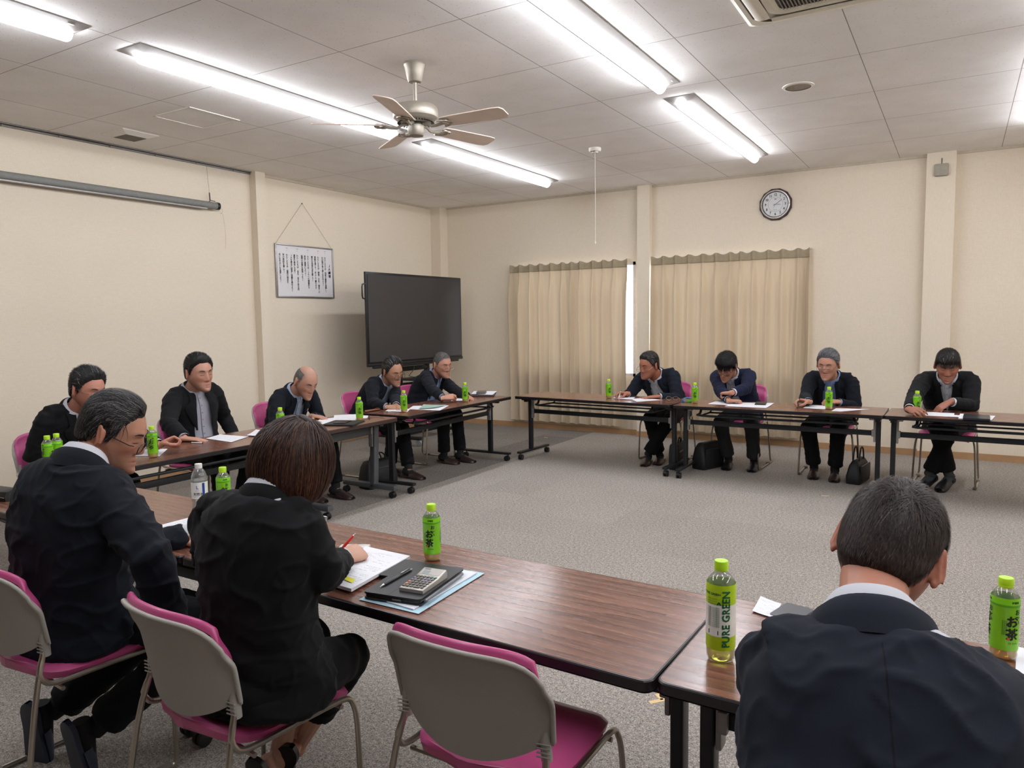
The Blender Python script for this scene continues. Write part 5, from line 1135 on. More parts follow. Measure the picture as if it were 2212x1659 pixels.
    # skin tones by place on the body; shade painted into ears, nostrils and folds
    q = ((bv-HC) @ HM)/s; sk = np.array(srgb(*[c_*.89 for c_ in S.get('skin', (205, 158, 132))])[:3]); tone = np.tile(sk, (len(bv), 1)); inh = (np.abs(q[:, 0]) < .11) & (np.abs(q[:, 1]) < .15) & (np.abs(q[:, 2]) < .15)
    g = lambda a, w: np.exp(-(a/w)**2); X, Y, Z = q.T; aX = np.abs(X); fr = inh & (Y > .03)
    def mixc(mask, c): tone[:] = tone*(1-mask[:, None])+np.array(srgb(*c)[:3])*mask[:, None]
    mixc(fr*(.30*g(aX-.045, .022)*g(Z+.025, .022)+.4*g(X, .014)*g(Z+.034, .014)), (196, 120, 98)); mixc(inh*.35*(aX > .077)*g(Z, .05), (192, 108, 88))
    mixc(fr*.75*g(X, .021)*g(Z+.066, .0085), (168, 96, 86)); mixc(fr*.75*g(X, .024)*g(Z+.0665, .0022), (92, 50, 46))
    brow = .031+.004*np.cos((aX-.03)/.02); mixc(fr*np.clip(S.get('browd', .85)*.4*g(aX-.031, .016)**1.*g(Z-brow, .0045)*1.15, 0, 1), S.get('brow', (44, 34, 32)))
    lid = .0035-.0030*((aX-.032)/.014)**2*-1; mixc(fr*np.clip(.45*(g(aX-.032, .0135)**.7)*g(Z-.0015, .0030), 0, 1)*(aX > .014)*(aX < .050), (40, 26, 24)); mixc(fr*.22*g(aX-.032, .017)*g(Z-.010, .010), (150, 100, 84)); mixc(fr*.2*g(aX-.030, .016)*g(Z+.010, .007), (160, 108, 92))
    mixc(fr*.28*sm(.015, .05, np.abs(Z+.075))*0, (120, 100, 90)); mixc(fr*S.get('stubble', .16)*(Z < -.045)*(1-g(X, .02)*g(Z+.066, .008)), (110, 92, 84)); mixc(fr*.35*g(aX-.008, .0045)*g(Z+.043, .003), (90, 48, 42)); mixc(inh*.25*g(aX-.080, .01)*g(Y+.008, .012)*g(Z, .018), (120, 60, 50))
    mixc(fr*.25*g(aX-.030-(-.034-Z)*.3, .003)*(Z < -.030)*(Z > -.066), (140, 92, 76))
    if S.get('style') == 'bald' or S.get('scalp'): mixc(inh*.25*(hair_margin(q, 'high') > 0), (150, 118, 100))
    root = mesh_obj('person', bv-base, bf, SKIN, None, base, 180); vcol(root, 'tone', tone); tag(root, name_label, 'person', S.get('group')); S['root'] = root
    # eyebrows and lash lines
    for g_ in (1, -1):
        def fp(x, z, off): i_ = np.argmin((FACE[:, 0]-x)**2+(FACE[:, 2]-z)**2); return toW(FACE[i_:i_+1]+np.array([[0, off, 0]]))[0]-base
        bz = S.get('browz', .0)
        if S.get('browd', .85) > .3: MB().tube([fp(g_*x, z+bz, -.0006) for x, z in ((.013, .0275), (.020, .0305), (.029, .0325), (.038, .0325), (.047, .0285))], [[.0020, .0018], [.0034, .0026], [.0036, .0026], [.0028, .0022], [.0010, .0010]], 8, up=HM @ V(0, 1, 0)).build('eyebrow', BROWM if not S.get('greybrow') else simple('eyebrow_grey', (92, 84, 80), .8), root)
        lz = .0015; MB().tube([fp(g_*x, z+lz, -.0002) for x, z in ((.018, .0005), (.024, .0002), (.031, -.0006), (.038, .0), (.045, .0016))], [.0007, .0013, .0015, .0014, .0006], 6).build('eyelash', LASHM, root)
    MB().tube([fp(x, -.0665-.0012*math.cos(x/.007), -.0008) for x in np.linspace(-.021, .021, 9)], [.0004, .0009, .0011, .0012, .0012, .0012, .0011, .0009, .0004], 6).build('mouth_line', MOUTHM, root)
    # ------------ clothes
    fine = S.get('near', False); jv = .0065 if fine else .0095; jb = MB(); loft(jb, S.get('hem', -.16), .965, grow=.012, seg=40, rows=34); 
    for sd in 'RL':
        A, E, W, h = arms[sd]; sr = (.070 if sx == 'm' else .058)*k; c9, l9, f9, z9 = fr_at(.93); g = 1 if sd == 'R' else -1
        jb.tube([c9+l9*g*.04, c9*.45+A*.55+V(0, 0, .010), A+V(0, 0, .016)+l9*g*.012], [sr*.75, sr*.86, sr*.78], 14); hd = nrm(W-E); end = W-hd*S.get('cuff', .030)
        jb.tube([A-V(0, 0, .0)+(A-E)*.06, A+(E-A)*.12, A+(E-A)*.45, A+(E-A)*.8, E, E+(end-E)*.18, E+(end-E)*.55, end], np.array([sr*.80, sr, sr*.93, sr*.84, sr*.80, sr*.80, sr*.72, sr*.64]), 18)
        c8, l8, f8, z8 = fr_at(.72); jb.tube([c8+l8*g*.09*k, A*.8+E*.2], [.085*k, .060*k], 14)
    # side panels draped on the thighs
    for sd, g in (('R', 1), ('L', -1)):
        hp, kn, an, l = legs[sd]; jb.tube([P+lat0*g*.06+V(0, 0, -.01), hp*.72+kn*.28+V(0, 0, .012)], [[.115*k, .095], [.098*k, .078]], 16, up=V(0, 0, 1))
    v, f = jb.arrays(); v, f, nn = remesh(v, f, jv, 12 if fine else 5, .5)
    # folds
    T5 = np.array([nz(v, 2.4, seed*5.3), nz(v, 6.0, seed*2.2)]); rdg = 1-np.abs(nz(v*V(1, 1, 1.9), 7.5, seed*1.7))*2; rdg2 = 1-np.abs(nz(v*V(1.5, 1.5, 1), 13., seed*3.7))*2; dsp = .006*T5[0]+.0035*T5[1]+(.0085 if fine else .0045)*np.clip(rdg, 0, 1)**3+(.0035 if fine else .0018)*np.clip(rdg2, 0, 1)**3
    for sd in 'RL':
        A, E, W, h = arms[sd]; de = np.linalg.norm(v-E, axis=1); ax = nrm(W-A); tt = (v-E) @ ax; dsp += .0060*np.exp(-(de/.09)**2)*np.sin(tt*2*PI/.062+9*T5[0]+5*T5[1])*np.clip(.5+1.6*T5[1], 0, 1); da = np.linalg.norm(v-(A+(E-A)*.25), axis=1); tt = (v-A) @ nrm(E-A+fS*.3); dsp += (.0015 if fine else .0040)*np.exp(-(da/.09)**2)*np.sin(tt*2*PI/.075+8*T5[0]+4*T5[1])*np.clip(.5-1.6*T5[1], 0, 1)
    cw, lw, fw, zw = fr_at(.22); dw = (v-cw) @ zw; dsp += .0060*np.exp(-(dw/.11)**2)*np.sin(dw*2*PI/.095+6.*T5[0]+4*T5[1]+(v @ lw)*9)*np.clip(.6+1.5*T5[1], 0, 1)
    v = v+nn*dsp[:, None]
    # torso coordinates per vertex
    idx = np.argmin(((v[:, None, :]-SP[None, ::2])**2).sum(2), axis=1)*2; rel = v-SP[idx]; u = (rel*LA[idx]).sum(1); w = (rel*FR[idx]).sum(1); tq = ts[idx]+(rel*tz[idx]).sum(1)/np.linalg.norm(N-P); 
    btn = S.get('button', .38); op = S.get('open', None)
    def uopen(t):
        if op is not None: return np.interp(t, [-.2, .3, .75, .93, 1.0], [op*1.25, op, op*.92, .052, .060])
        return np.interp(t, [btn-.01, btn, .72, .93, 1.0], [-.01, .0, .040, .054, .060])
    a_, bf_, bb_ = np.array([dims(t) for t in tq]).T
    cut = (w > 0) & (np.abs(u) < uopen(tq)) & (w < bf_*1.05+.035) & (w > bf_*.45) & (tq > -.25)
    cut |= (tq > 1.0) & (np.hypot(u, w) < .085)
    ff = [q_ for q_ in f if not any(cut[i] for i in q_)]
    # even out the cut edges
    from collections import Counter, defaultdict
    ec = Counter(); 
    for q_ in ff:
        for i_ in range(len(q_)): a0, b0 = q_[i_], q_[(i_+1) % len(q_)]; ec[(min(a0, b0), max(a0, b0))] += 1
    nb = defaultdict(list)
    for (a0, b0), c_ in ec.items():
        if c_ == 1: nb[a0].append(b0); nb[b0].append(a0)
    bi = [i_ for i_ in nb if len(nb[i_]) == 2]; ba = np.array([nb[i_] for i_ in bi])
    for _ in range(14): v[bi] = v[bi]*.4+.3*(v[ba[:, 0]]+v[ba[:, 1]])
    jm = S['jmat']; J_ = mesh_obj('jacket', v-base, ff, jm, root, None, 180); vvec(J_, 'tcoord', np.stack([u, w, tq], 1))
    def surf(t, uu, off): c, l, f_, z_ = fr_at(t); a, bf, bb = dims(t); a += .012; bf += .012; e = 2.4; y = bf*max(0., 1-(min(abs(uu)/a, .999))**e)**(1/e); return c+l*uu+f_*(y+off)
    # lapels
    if S.get('front', True):
        for g in (1, -1):
            rows = []; tt = np.linspace(.995, btn if op is None else max(btn, .30), 22); lw_ = S.get('lapel', .078)
            for t in tt:
                u0 = uopen(t)-.008; q_ = (t-tt[-1])/(tt[0]-tt[-1]); wd = lw_*min(1, q_/.55)**.8*(1 if t < .80 else (.60 if t > .83 else .74)); wd = max(wd, .006) if op is None else max(wd, .012); rows.append([surf(t, g*(u0+wd*j/4), .012+(.005 if j < 4 else .001)+.004*math.sin(PI*j/4)) for j in range(5)])
            Pq = np.array(rows)-base; MB().grid(Pq if g > 0 else Pq[:, ::-1], thick=.003).build('lapel', jm, J_, smooth=60)
            if op is None and False: pass
        if op is None:
            p = surf(btn-.02, 0.012, .016); MB().ell(p-base, (.009, .009, .009), nu=10, nv=6).build('button', simple('button_dark', (30, 28, 30), .3), J_)
    # jacket collar
    cc_, lc, fc, zc = fr_at(.985); zc = nrm(zc*S.get('cz', .6)+nrm(J-cN)*(1-S.get('cz', .6))); fc = nrm(fc-zc*(fc @ zc)); lc = np.cross(fc, zc)
    def collar(name, mat, par, r1, z1, r2, z2, gap, drop, thick, off=0., n=40, sq=1.08):
        rows = [[], [], []] if name == 'collar' and mat is shirt else [[], [], [], []]
        for a in np.linspace(R(gap), 2*PI-R(gap), n):
            fa_ = (math.cos(a)+1)/2; dirv = lc*math.sin(a)*sq+fc*math.cos(a); zz1 = z1*(1-fa_**1.5)+(z1-drop)*fa_**1.5; zz2 = z2*(1-fa_**1.5)+(z2-drop*1.15)*fa_**1.5-(.026*math.exp(-((min(a, 2*PI-a)-R(22))/R(13))**2) if name == 'collar' and mat is shirt else 0)
            A_ = cc_+dirv*(r1)+zc*zz1; B_ = cc_+dirv*(r2)+zc*zz2; rows[0].append(A_); rows[1].append(A_*.5+B_*.5+dirv*.005+zc*.006); rows[2].append(B_)
            if len(rows) == 4: rows[3].append(cc_+dirv*(r2*1.03)+zc*(zz2-.030))
        return MB().grid(np.array(rows)[::-1]-base, thick=-thick).build(name, mat, par, smooth=60)
    kk = nr/.0545
    shirt = S.get('smat'); 
    sb = MB(); loft(sb, .12, .985, grow=-.004, seg=36, rows=24, e=2.3); v, f = sb.arrays(); v, f, nn = remesh(v, f, .010, 3, .5); dd = .004*nz(v, 9, seed)+.003*np.clip(1-np.abs(nz(v*V(1, 1, .4), 14, seed+3))*2, 0, 1); v = v+nn*dd[:, None]
    sh = mesh_obj('shirt', v-base, f, shirt, root, None, 180)
    if S.get('front', True):
        mb = MB(); Pq = [[surf(t, uu, -.010+.0015) for uu in (-.012, -.004, .004, .012)] for t in np.linspace(.14, .93, 20)]; mb.grid(np.array(Pq)[::-1]-base, thick=.0015)
        pl_ = mb.build('placket', shirt, sh, smooth=60)
        for i, t in enumerate(np.linspace(.30, .88, 6)): MB().ell(surf(t, 0, -.006)-base, (.0046, .0046, .0046), nu=8, nv=5).build('button', simple('button_grey', (150, 148, 152), .4), pl_)
    if S.get('band', False) is False:
        collar('collar', shirt, sh, .0610*kk, .048, .0800*kk, -.006, 8, .052, .0022)
    collar('collar', jm, J_, .0735*kk, .028, .094*kk, -.010, 26, .062, .004)
    # shirt cuffs
    for sd in 'RL':
        A, E, W, h = arms[sd]; hd = nrm(W-E); end = W-hd*S.get('cuff', .030)
        if h.get('cuffvis', True): MB().tube([end-hd*.02-base, end+hd*.004-base, end+hd*.016-base], [.037*k, .0365*k, .035*k], 18, cap=False).build('cuff', shirt, sh)
    # trousers
    tb_ = MB(); tr = 1.0 if sx == 'm' else .93
    tb_.ell(P+V(0, 0, -.015)-fwd*.015, (.165*k, .150*k, .105), M=Rz, nu=24, nv=14)
    for sd, g in (('R', 1), ('L', -1)):
        hp, kn, an, l = legs[sd]; en = an+(kn-an)*S.get('trcut', .08); tb_.tube([hp-(kn-hp)*.1, hp, (hp+kn)/2, kn*.92+hp*.08, kn], np.array([.090, .094, .084, .072, .068])*tr, 18); tb_.tube([kn, kn*.85+en*.15, (kn+en)/2, en*.85+kn*.15, en], np.array([.068, .069, .064, .066, .068])*tr*S.get('flare', 1.), 18); tb_.ell(kn, (.071*tr,)*3)
    v, f = tb_.arrays(); v, f, nn = remesh(v, f, .0075 if fine else .010, 4, .5); dd = .004*nz(v, 5, seed+9)+.0045*np.clip(1-np.abs(nz(v*V(1, 1, 1.8), 9, seed+4))*2, 0, 1)**2
    for sd in 'RL': kn = legs[sd][1]; dk = np.linalg.norm(v-kn, axis=1); dd += .004*np.exp(-(dk/.12)**2)*np.sin((v @ nrm(kn-legs[sd][0]))*2*PI/.08+12*nz(v, 4, seed))
    v = v+nn*dd[:, None]; mesh_obj('trousers', v-base, f, S['tmat'], root, None, 180)
    for sd, g in (('R', 1), ('L', -1)):
        hp, kn, an, l = legs[sd]; ft, up = l['ft'], l['fu']; sd_ = np.cross(ft, up)
        if S.get('sock', True):
            an = an-base; kn = kn-base; m = MB(); m.tube([an+(kn-an)*.22, an, an-ft*.02-up*.03], [.041, .040, .040], 14); m.tube([an-ft*.055-up*.038, an-ft*.01-up*.04, an+ft*.07-up*.050, an+ft*.13-up*.060, an+ft*.175-up*.064], [[.030, .030], [.036, .038], [.039, .028], [.043, .020], [.030, .013]], 14, up=up); m.build('sock', S.get('sockm', SOCK), root)
        sb_ = MB(); so = legs[sd][2]-up*.088; out = []
        for t in np.linspace(-.086, .203, 26): out.append((t, np.interp(t, (-.086, -.04, .02, .08, .13, .17, .203), (.030, .037, .036, .043, .049, .046, .036))*max(.05, 1-max(0, (abs(t-.0585)-.105)/.0397)**2.2)**.5))
        Pq = [[so+ft*t+sd_*x_*w_+up*z_ for x_, z_ in ((-1, 0), (-1, .017), (0, .019), (1, .017), (1, 0), (0, -.002))] for t, w_ in out]; sb_.grid(np.array(Pq)-base, closeu=True); sp_ = sb_.build('slipper', S.get('shoem', SLIP), root, smooth=50)
        ub = MB(); rows = []
        for t, w_, hh in ((.035, .041, .058), (.06, .044, .054), (.10, .049, .046), (.14, .049, .037), (.175, .041, .028), (.19, .03, .022)): rows.append([so+ft*t+sd_*w_*math.cos(b)*1.02+up*(.012+hh*math.sin(b)) for b in np.linspace(0, PI, 13)])
        ub.grid(np.array(rows)-base, thick=.003); ub.build('upper', S.get('shoem', SLIP), sp_)
    # hair
    if S.get('bob'): make_bob(S)
    else: make_hair(S)
    if S.get('glasses'):
        G_ = S['glasses']; zoff = G_.get('z', -.004); go = MB(); gm = simple(*G_['mat']); yy = .103; sl = G_.get('slip', 0.)
        def hp3(x, y, z): return (np.array([[x, y, z]])*s @ HM.T+HC)[0]-base
        for g in (1, -1):
            t = np.linspace(0, 2*PI, 25); ww, hh_ = G_.get('w', .026), G_.get('h', .017); sq = (np.abs(np.cos(t))**3+np.abs(np.sin(t))**3)**(-1/3)
            go.tube([hp3(g*.033+ww*math.cos(a)*q_, yy+sl-.10*abs(g*.033+ww*math.cos(a))*.35, zoff+hh_*math.sin(a)*q_) for a, q_ in zip(t, sq)], G_.get('r', .0016), 6, cap=False)
        go.tube([hp3(-.008, yy+.003+sl, zoff+.004), hp3(0, yy+.006+sl, zoff+.007), hp3(.008, yy+.003+sl, zoff+.004)], .0015, 6)
        gl = go.build('glasses', gm, root)
        for g in (1, -1):
            MB().tube([hp3(g*.060, yy-.018+sl, zoff+.008), hp3(g*.074, yy-.03+sl, zoff+.010), hp3(g*.084, .0, .012), hp3(g*.083, -.018, .002), hp3(g*.080, -.026, -.014)], G_.get('r', .0016), 6).build('temple', gm, gl)
            MB().grid([[hp3(g*.033+ww_*.92, yy+sl-.001-.035*abs(g*.033+ww_*.92), zoff+hh_*b) for ww_ in np.linspace(-.023, .023, 4)] for b in (-.9, 0, .9)]).build('lens', WG, gl)
    S['arms'] = arms; S['surf'] = surf; S['fr'] = fr_at; S['legs'] = legs
    return S
SOCK = simple('sock_black', (22, 22, 24), .85); SLIP = simple('slipper_brown', (52, 38, 36), .35, coat=.2); SLB = simple('slipper_black', (26, 26, 29), .35)
NAVY = cloth('suit_navy', (22, 27, 38), seam=True); NAVD = cloth('suit_dark_navy', (15, 19, 28), seam=True); CHAR = cloth('suit_charcoal', (14, 15, 18)); BLKS = cloth('suit_black', (10, 11, 13), seam=True); NAVB = cloth('cardigan_blue', (17, 24, 50), .85); 
TRB = cloth('trousers_black', (9, 10, 11)); TRN = cloth('trousers_navy', (11, 13, 17)); TRG = cloth('trousers_grey', (40, 41, 42), weave=500)
SHW = cloth('shirt_white', (196, 197, 204), .7, .1, streak=.03); SHG = cloth('shirt_grey', (160, 160, 170), .7, .1, streak=.03); SHB = cloth('shirt_blue', (122, 144, 180), .7, .1, streak=.03); SHLB = cloth('shirt_pale_blue', (156, 170, 192), .7, .1, streak=.03)
GM1 = ('glasses_dark', (30, 28, 30), .3); GM2 = ('glasses_silver', (170, 160, 156), .25, .9); GM3 = ('glasses_gold', (196, 180, 160), .3, .7)
TAZ = TZ+.022
def H_(px, py, z=TAZ, **k): return dict(w=tuple(at_z(px, py, z)), **k)
def wristwatch(S, sd, mat, face=None, off=.022):
    A, E, W, h = S['arms'][sd]; d = nrm(W-E); c = W-d*off-S['base']*0; n = nrm(V(*h.get('n', (0, 0, 1)))-d*(V(*h.get('n', (0, 0, 1))) @ d)); s = np.cross(d, n); t = np.linspace(0, 2*PI, 25)
    b = S['base']; w = MB().tube([c-b+n*.026*math.cos(a)+s*.034*math.sin(a) for a in t], [[.008, .0022]]*25, 8, cap=False, up=d).build('wristwatch', mat, S['root'])
    m = MB(); M_ = np.stack([s, d, n], 1); m.lathe([(.001, 0), (.018, 0), (.018, .007), (.015, .009), (.001, .009)], seg=20, M=M_); v, f = m.arrays(); q = MB(); q.add(v+c-b+n*.026, f); q.build('watch_face', face or mat, w)
WB = simple('watch_black', (26, 30, 36), .35); WS = simple('watch_steel', (186, 186, 190), .25, .9)
def held_pen(S, sd, label, mats, ln=.14, tilt=(0, 0, 1), name='held_pen', r=.0045, back=.35):
    h = S['arms'][sd][3]; g = (h['tip']+h['thumb'])/2; d = nrm(V(*tilt)); return pen(name, g-d*ln*back, g+d*ln*(1-back), r, mats, label)
# ---- left row (they face +x) ----
BK = 'men seated behind the left row of tables'; BR = 'men seated behind the back row of tables'
P1 = person('man with thick black hair and glasses partly hidden behind the grey haired man', hip=(-5.12, 2.66), rot=-90, head=at_x(190, 843, -4.86), look=(10, 14, 0), shrug=.02, hs=1.12, style='short', thick=.022, messy=.35, spike=.012, haircol=(26, 26, 28), grey=.06, skin=(204, 140, 118), seed=11, crown=V(.3, .8, .5), sweep=V(.2, -.6, .3), jmat=CHAR, smat=SHW, tmat=TRB, group=BK, belly=.01,
    handR=H_(150, 965, pose='relax', out=.3), handL=H_(345, 962, TZ+.06, pose='fist', d=(.35, .75, .35), n=(-.4, .1, .8), out=.6), glasses=dict(mat=GM2, w=.026, h=.016))
P2 = person('man with black hair sitting upright with closed eyes in open dark jacket', hip=(-5.10, 3.62), rot=-90, head=at_x(430, 806, -4.97), look=(-4, 8, 3), shrug=.02, hs=1.12, style='short', thick=.020, haircol=(20, 19, 20), grey=.02, skin=(206, 152, 128), seed=12, jmat=CHAR, smat=SHG, tmat=TRB, group=BK, open=.075, slouch=.02, crown=V(.4, .78, .45), sweep=V(-.4, -.5, .4), spike=.008, len=.045,
    handR=H_(400, 948, pose='flat', d=(.75, .62, -.12), out=.7, pz=-.5), handL=dict(w=tuple(V(-4.92, 3.86, .60)), pose='relax', out=.5), legR=dict(a=(.10, .42, .10)), legL=dict(a=(-.14, .30, .10)))
P3 = person('bald man in navy jacket reading with both hands on the sheet', hip=(-5.16, 4.55), rot=-90, head=at_x(660, 824, -4.80), look=(-6, 32, 0), shrug=.02, hs=1.12, style='bald', thick=.0035, haircol=(70, 64, 62), grey=.5, strands=1200, len=.012, width=.0016, skin=(206, 156, 132), seed=13, jmat=NAVD, smat=SHLB, tmat=TRB, group=BK, open=.072, belly=.015, browd=.5,
    handR=H_(655, 908, pose='flat', d=(.92, .40, -.10), out=.7), handL=H_(676, 899, pose='flat', d=(.95, .1, -.08), out=.7), legR=dict(a=(.10, .40, .10)), legL=dict(a=(-.10, .52, .10)))
P4 = person('man with swept back black hair and dark rimmed glasses writing', hip=(-5.16, 5.62), rot=-92, head=at_x(848, 803, -4.86), look=(-8, 20, 6), shrug=.02, hs=1.12, style='high', thick=.020, haircol=(22, 21, 23), grey=.08, sweep=V(.1, -1.2, .4), cr=1, crown=V(0, .75, .65), skin=(190, 140, 112), seed=14, jmat=NAVD, smat=SHLB, tmat=TRN, group=BK, open=.068, spike=.006,
    handR=H_(838, 880, pose='pen', d=(.85, .5, -.05), n=(.1, -.5, .85), out=.7), handL=H_(856, 877, pose='grip', d=(.8, -.45, 0), n=(0, .5, .85), out=.6), glasses=dict(mat=GM1, w=.025, h=.019, slip=.006, z=-.008), legR=dict(a=(-.02, .30, .10), ku=.8), legL=dict(a=(.02, .58, .10)), shoem=SLIP)
P5 = person('man with cropped greying hair and gold glasses holding a pen', hip=(-5.12, 6.43), rot=-92, head=at_x(955, 788, -4.86), look=(-12, 14, 4), shrug=.02, hs=1.14, style='short', thick=.006, haircol=(52, 50, 52), grey=.45, len=.010, strands=2400, width=.0017, messy=.5, skin=(208, 150, 126), seed=15, jmat=NAVD, smat=SHB, tmat=TRB, group=BK, open=.068, fat=.6, belly=.02,
    handR=H_(958, 860, TZ+.05, pose='pen', d=(.75, .6, .15), n=(.1, -.6, .7), out=.7), handL=H_(1012, 858, pose='grip', d=(.7, -.5, 0), n=(.2, .5, .8), out=.5), glasses=dict(mat=GM3, w=.026, h=.015, z=-.008), legR=dict(a=(.06, .40, .10)), legL=dict(a=(-.10, .50, .10)))
# ---- back row (they face -y) ----
Q1 = person('heavy man in dark jacket writing with a pen, wearing a black wristwatch', hip=(-2.67, 7.78), rot=180, head=at_y(1402, 789, 7.44), look=(-26, 16, -6), shrug=.045, hs=1.12, style='short', thick=.016, haircol=(30, 27, 26), grey=.10, crown=V(.45, .7, .55), sweep=V(-.5, -.3, .2), thin=(V(0, .35, .95), .5, .6), skin=(184, 118, 92), seed=21, jmat=NAVY, smat=SHW, tmat=TRB, group=BR, open=.080, fat=1.1, build=1.07, belly=.025,
    handR=H_(1354, 850, TZ+.045, pose='pen', d=(-.70, -.65, .05), n=(-.35, .1, .9), out=.5), handL=H_(1420, 857, pose='flat', d=(-.93, -.32, -.06), out=.6), glasses=dict(mat=GM2, w=.026, h=.014, slip=.012, z=-.020), legR=dict(a=(.02, .34, .09), up=(.2, 0, 1)), legL=dict(a=(.10, .46, .10), ko=.6))
Q2 = person('man with tousled black hair and glasses asleep over folded arms', hip=(-1.90, 7.80), rot=180, head=at_y(1570, 792, 7.40), look=(-10, 34, -6), shrug=.035, hs=1.11, style='fringe', thick=.024, haircol=(22, 20, 22), grey=.0, messy=.5, spike=.012, len=.05, crown=V(-.35, -.45, .85), skin=(204, 148, 122), seed=22, jmat=NAVB, smat=SHW, tmat=TRG, group=BR, open=.058, cuff=.05,
    handR=H_(1576, 866, TZ+.03, pose='fist', d=(.95, .30, 0), out=.7, pf=.1), handL=H_(1578, 849, TZ+.105, pose='fist', d=(-.90, .45, -.1), out=1., pf=.1), glasses=dict(mat=GM1, w=.027, h=.017, z=-.006), legR=dict(a=(.08, .28, .10)), legL=dict(a=(-.17, .26, .10)), shoem=SLB)
Q3 = person('man with grey hair, thin glasses and light blue shirt holding a pen', hip=(-1.05, 7.76), rot=180, head=at_y(1789, 788, 7.42), look=(-8, 15, -2), shrug=.03, hs=1.12, style='short', thick=.018, haircol=(66, 66, 70), grey=.45, greycol=(150, 150, 154), messy=.3, spike=.010, crown=V(.5, .7, .5), sweep=V(-.5, -.4, .3), skin=(204, 148, 122), seed=23, jmat=NAVD, smat=SHB, tmat=TRB, group=BR, open=.070,
    handR=H_(1746, 868, TZ+.05, pose='pen', d=(-.8, -.5, .15), n=(-.4, .1, .8), out=.45), handL=H_(1808, 868, TZ+.04, pose='fist', d=(-.80, -.45, .05), n=(.1, -.3, .9), out=.45), glasses=dict(mat=GM2, w=.028, h=.016, z=-.010), legR=dict(a=(.10, .30, .10)), legL=dict(a=(-.09, .34, .10)))
Q4 = person('man with short black hair and dark suit in front of the right pillar', hip=(-.06, 7.80), rot=180, head=at_y(2047, 790, 7.44), look=(2, 24, 0), shrug=.025, hs=1.13, style='fringe', thick=.016, haircol=(34, 28, 27), grey=.04, messy=.3, skin=(176, 116, 94), seed=24, jmat=CHAR, smat=SHW, tmat=TRB, group=BR, button=.30, build=1.05,
    handR=H_(1964, 884, TZ+.05, pose='grip', d=(.55, -.80, .0), n=(-.6, -.1, .7), out=.5), handL=dict(w=tuple(at_y(2052, 868, 7.18)), pose='down', d=(-.75, -.25, -.55), n=(-.2, -.4, .8), out=.7), legR=dict(a=(-.02, .40, .14), toe=(.35, .8, -.25)), legL=dict(a=(.13, .40, .13), toe=(.5, .7, -.4)), sockm=simple('sock_grey', (58, 62, 66), .85), shoem=SLB)
# ---- near row (they face +y) ----
NR = 'people seated at the near row of tables'
N1 = person('grey haired man in navy suit and glasses at lower left, leaning forward', near=True, cz=.75, vox=.0030, hip=(-2.53, 1.31), hipz=.56, rot=14, cuff=-.04, head=at_d(244, 932, 2.52), look=(-62, 26, 4), hs=1.05, style='short', thick=.016, strands=9000, seg=7, width=.0015, len=.045, haircol=(34, 32, 33), grey=.22, greycol=(128, 124, 122), messy=.22, spike=.006, sweep=V(.2, -.7, .2), crown=V(0, .5, .85), thin=(V(.1, -.1, 1), .42, .45), skin=(206, 150, 122), seed=31, jmat=NAVD, smat=SHW, tmat=TRN, group=NR, slouch=.05, build=1.06, hem=-.16, stubble=.2,
    N=at_d(186, 990, 2.45), SR=at_d(246, 1086, 2.38), SL=at_d(116, 1080, 2.50), handR=dict(w=tuple(at_d(362, 1330, 2.32)), e=at_d(326, 1206, 2.27), cuffvis=False, pose='relax', out=.5, pf=.1, pz=-.5, n=(.3, 0, 1)), handL=dict(w=tuple(V(-2.50, 1.66, TZ+.03)), pose='relax', out=.4), glasses=dict(mat=GM1, w=.027, h=.017, z=-.008, slip=.004), legR=dict(K=(-2.20, 1.62, .50), A=tuple(at_z(205, 1572, .14)), toe=(.1, .15, -1), up=(.2, 1, .2)), legL=dict(K=(-2.40, 1.62, .50), A=tuple(at_z(112, 1535, .15)), toe=(0, .1, -1), up=(.0, 1, .1)), front=False, shoem=simple('slipper_navy', (40, 48, 66), .4), trcut=.10)
N2 = person('woman with brown bob and black suit writing with a red pen', near=True, sex='f', vox=.0030, hip=(-1.63, 1.34), hipz=.57, rot=12, head=at_d(628, 990, 2.06), look=(-52, 40, 4), hs=.93, bob=True, skin=(216, 166, 142), seed=32, jmat=BLKS, smat=SHW, tmat=TRB, group=NR, slouch=.04, build=1.02, hem=-.13, stubble=0, sock=False, trcut=.42, handsc=.98,
    N=at_d(578, 1062, 2.02), SR=at_d(652, 1128, 1.98), SL=at_d(458, 1115, 2.10), handR=H_(738, 1206, TZ+.045, pose='pen', d=(.05, .98, .0), n=(.45, -.1, .85), e=at_d(698, 1240, 1.98)), handL=dict(w=tuple(V(-1.90, 1.66, TZ+.035)), pose='flat', out=.7), legR=dict(K=(-1.60, 1.63, .50), A=tuple(at_z(640, 1612, .14)), toe=(-.5, .1, -.85), up=(0, 1, .3)), legL=dict(K=(-1.80, 1.66, .50), A=tuple(at_z(600, 1640, .14)), toe=(.3, .25, -1), up=(0, 1, .2)), front=False, shoem=SLB)
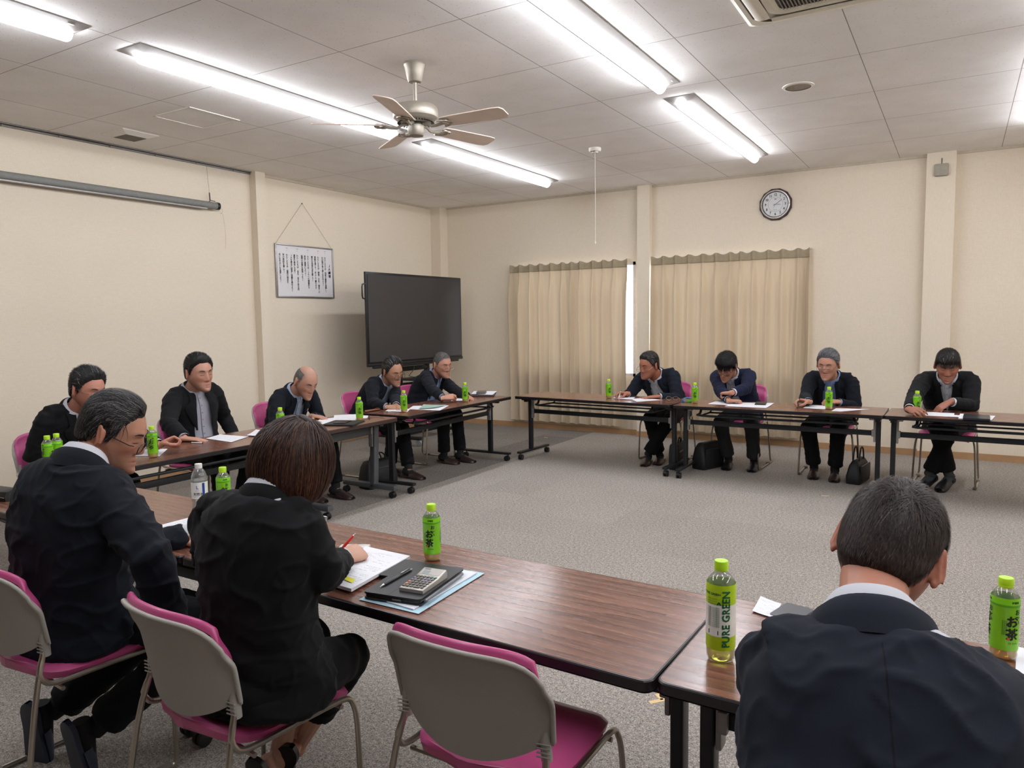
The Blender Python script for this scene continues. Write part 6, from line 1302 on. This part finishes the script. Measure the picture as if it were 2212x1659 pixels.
N3 = person('man in navy suit seen from behind with head bowed, lower right', near=True, cz=.8, vox=.0030, hip=(.03, .93), rot=0, head=at_d(1918, 1192, 1.26), look=(-5, 30, 12), ear=1.0, earout=30, hs=.95, drop=-.28, style='short', thick=.012, strands=14000, seg=7, width=.0013, len=.042, haircol=(60, 50, 46), grey=.03, greycol=(110, 104, 100), messy=.22, spike=.006, crown=V(.22, -.35, .9), sweep=V(.1, .5, 0), skin=(206, 142, 116), seed=33, jmat=NAVY, smat=SHW, tmat=TRN, group=NR, slouch=.05, build=1.0,
    N=at_d(1880, 1342, 1.14), SL=at_d(1676, 1446, 1.13), SR=at_d(2112, 1512, 1.06), handR=dict(w=tuple(V(.22, 1.62, TZ+.03)), pose='flat', out=.9), handL=dict(w=tuple(V(-.14, 1.60, TZ+.03)), pose='flat', out=.9), front=False)
# watches, pens, badges
wristwatch(Q1, 'L', WB); wristwatch(Q4, 'L', WS); wristwatch(P5, 'L', WB)
_a = at_z(722, 1204, TZ+.028); _d = (_a-CAM) @ CF; pen('held_pen', at_d(769, 1151, _d+.02), _a, .0052, (PENR, PENM), 'red ballpoint pen held in the woman\'s right hand')
held_pen(Q1, 'R', 'white pen held upright by the man with the black wristwatch', (PENW, PENB), .15, (.15, .35, .9))
held_pen(Q3, 'R', 'dark pen held by the man in the light blue shirt', (PENB, PENB), .13, (.15, .3, .9))
held_pen(P5, 'R', 'brown pen held by the man with cropped greying hair', (PENY, PENB), .14, (-.6, -.3, .65))
held_pen(P4, 'R', 'dark pen held by the man writing before the display', (PENB, PENB), .13, (-.5, .1, .8))
BAD = simple('badge_white', (206, 210, 208), .5)
def badge(S, t, u, w, h, name='name_badge', mat=None): c = S['surf'](t, u, .024)-S['base']; cc, l, f, z = S['fr'](t); M_ = np.stack([l, f, z], 1); MB().box(c, (w, .003, h), M=M_).build(name, mat or BAD, S['root'])
badge(Q1, .42, -.115, .07, .045); badge(Q4, .55, -.10, .035, .018); badge(P3, .72, -.095, .012, .022, 'lapel_pin', simple('pin_pink', (206, 150, 150), .4)); badge(P4, .72, -.09, .010, .010, 'lapel_pin', PENM)
EXPO = 1.10
# ================================================================ WORLD, CAMERA, VIEW
sc = bpy.context.scene
w = bpy.data.worlds.new('outdoor_daylight'); sc.world = w; w.use_nodes = True
bg = w.node_tree.nodes.get('Background') or w.node_tree.nodes.new('ShaderNodeBackground'); bg.inputs[0].default_value = (.93, .96, 1, 1); bg.inputs[1].default_value = 3.2
o_ = [n for n in w.node_tree.nodes if n.type == 'OUTPUT_WORLD']; o_ = o_[0] if o_ else w.node_tree.nodes.new('ShaderNodeOutputWorld'); w.node_tree.links.new(bg.outputs[0], o_.inputs[0])
cam = bpy.data.cameras.new('camera'); co = bpy.data.objects.new('camera', cam); C.objects.link(co); sc.camera = co
cam.sensor_fit = 'HORIZONTAL'; cam.sensor_width = 36; cam.lens = 36*FPX/2212; cam.clip_start = .05
M = Matrix.Identity(4)
for i in range(3): M[i][0] = CR[i]; M[i][1] = CU[i]; M[i][2] = -CF[i]; M[i][3] = CAM[i]
co.matrix_world = M
sc.view_settings.view_transform = 'Standard'; sc.view_settings.look = 'None'; sc.view_settings.exposure = EXPO; sc.view_settings.gamma = 1.0
sc.cycles.use_denoising = True; sc.cycles.use_adaptive_sampling = True; sc.cycles.adaptive_threshold = .02; sc.cycles.max_bounces = 7; sc.cycles.diffuse_bounces = 4; sc.cycles.transparent_max_bounces = 12; sc.cycles.sample_clamp_indirect = 4.; sc.cycles.caustics_reflective = False; sc.cycles.caustics_refractive = False
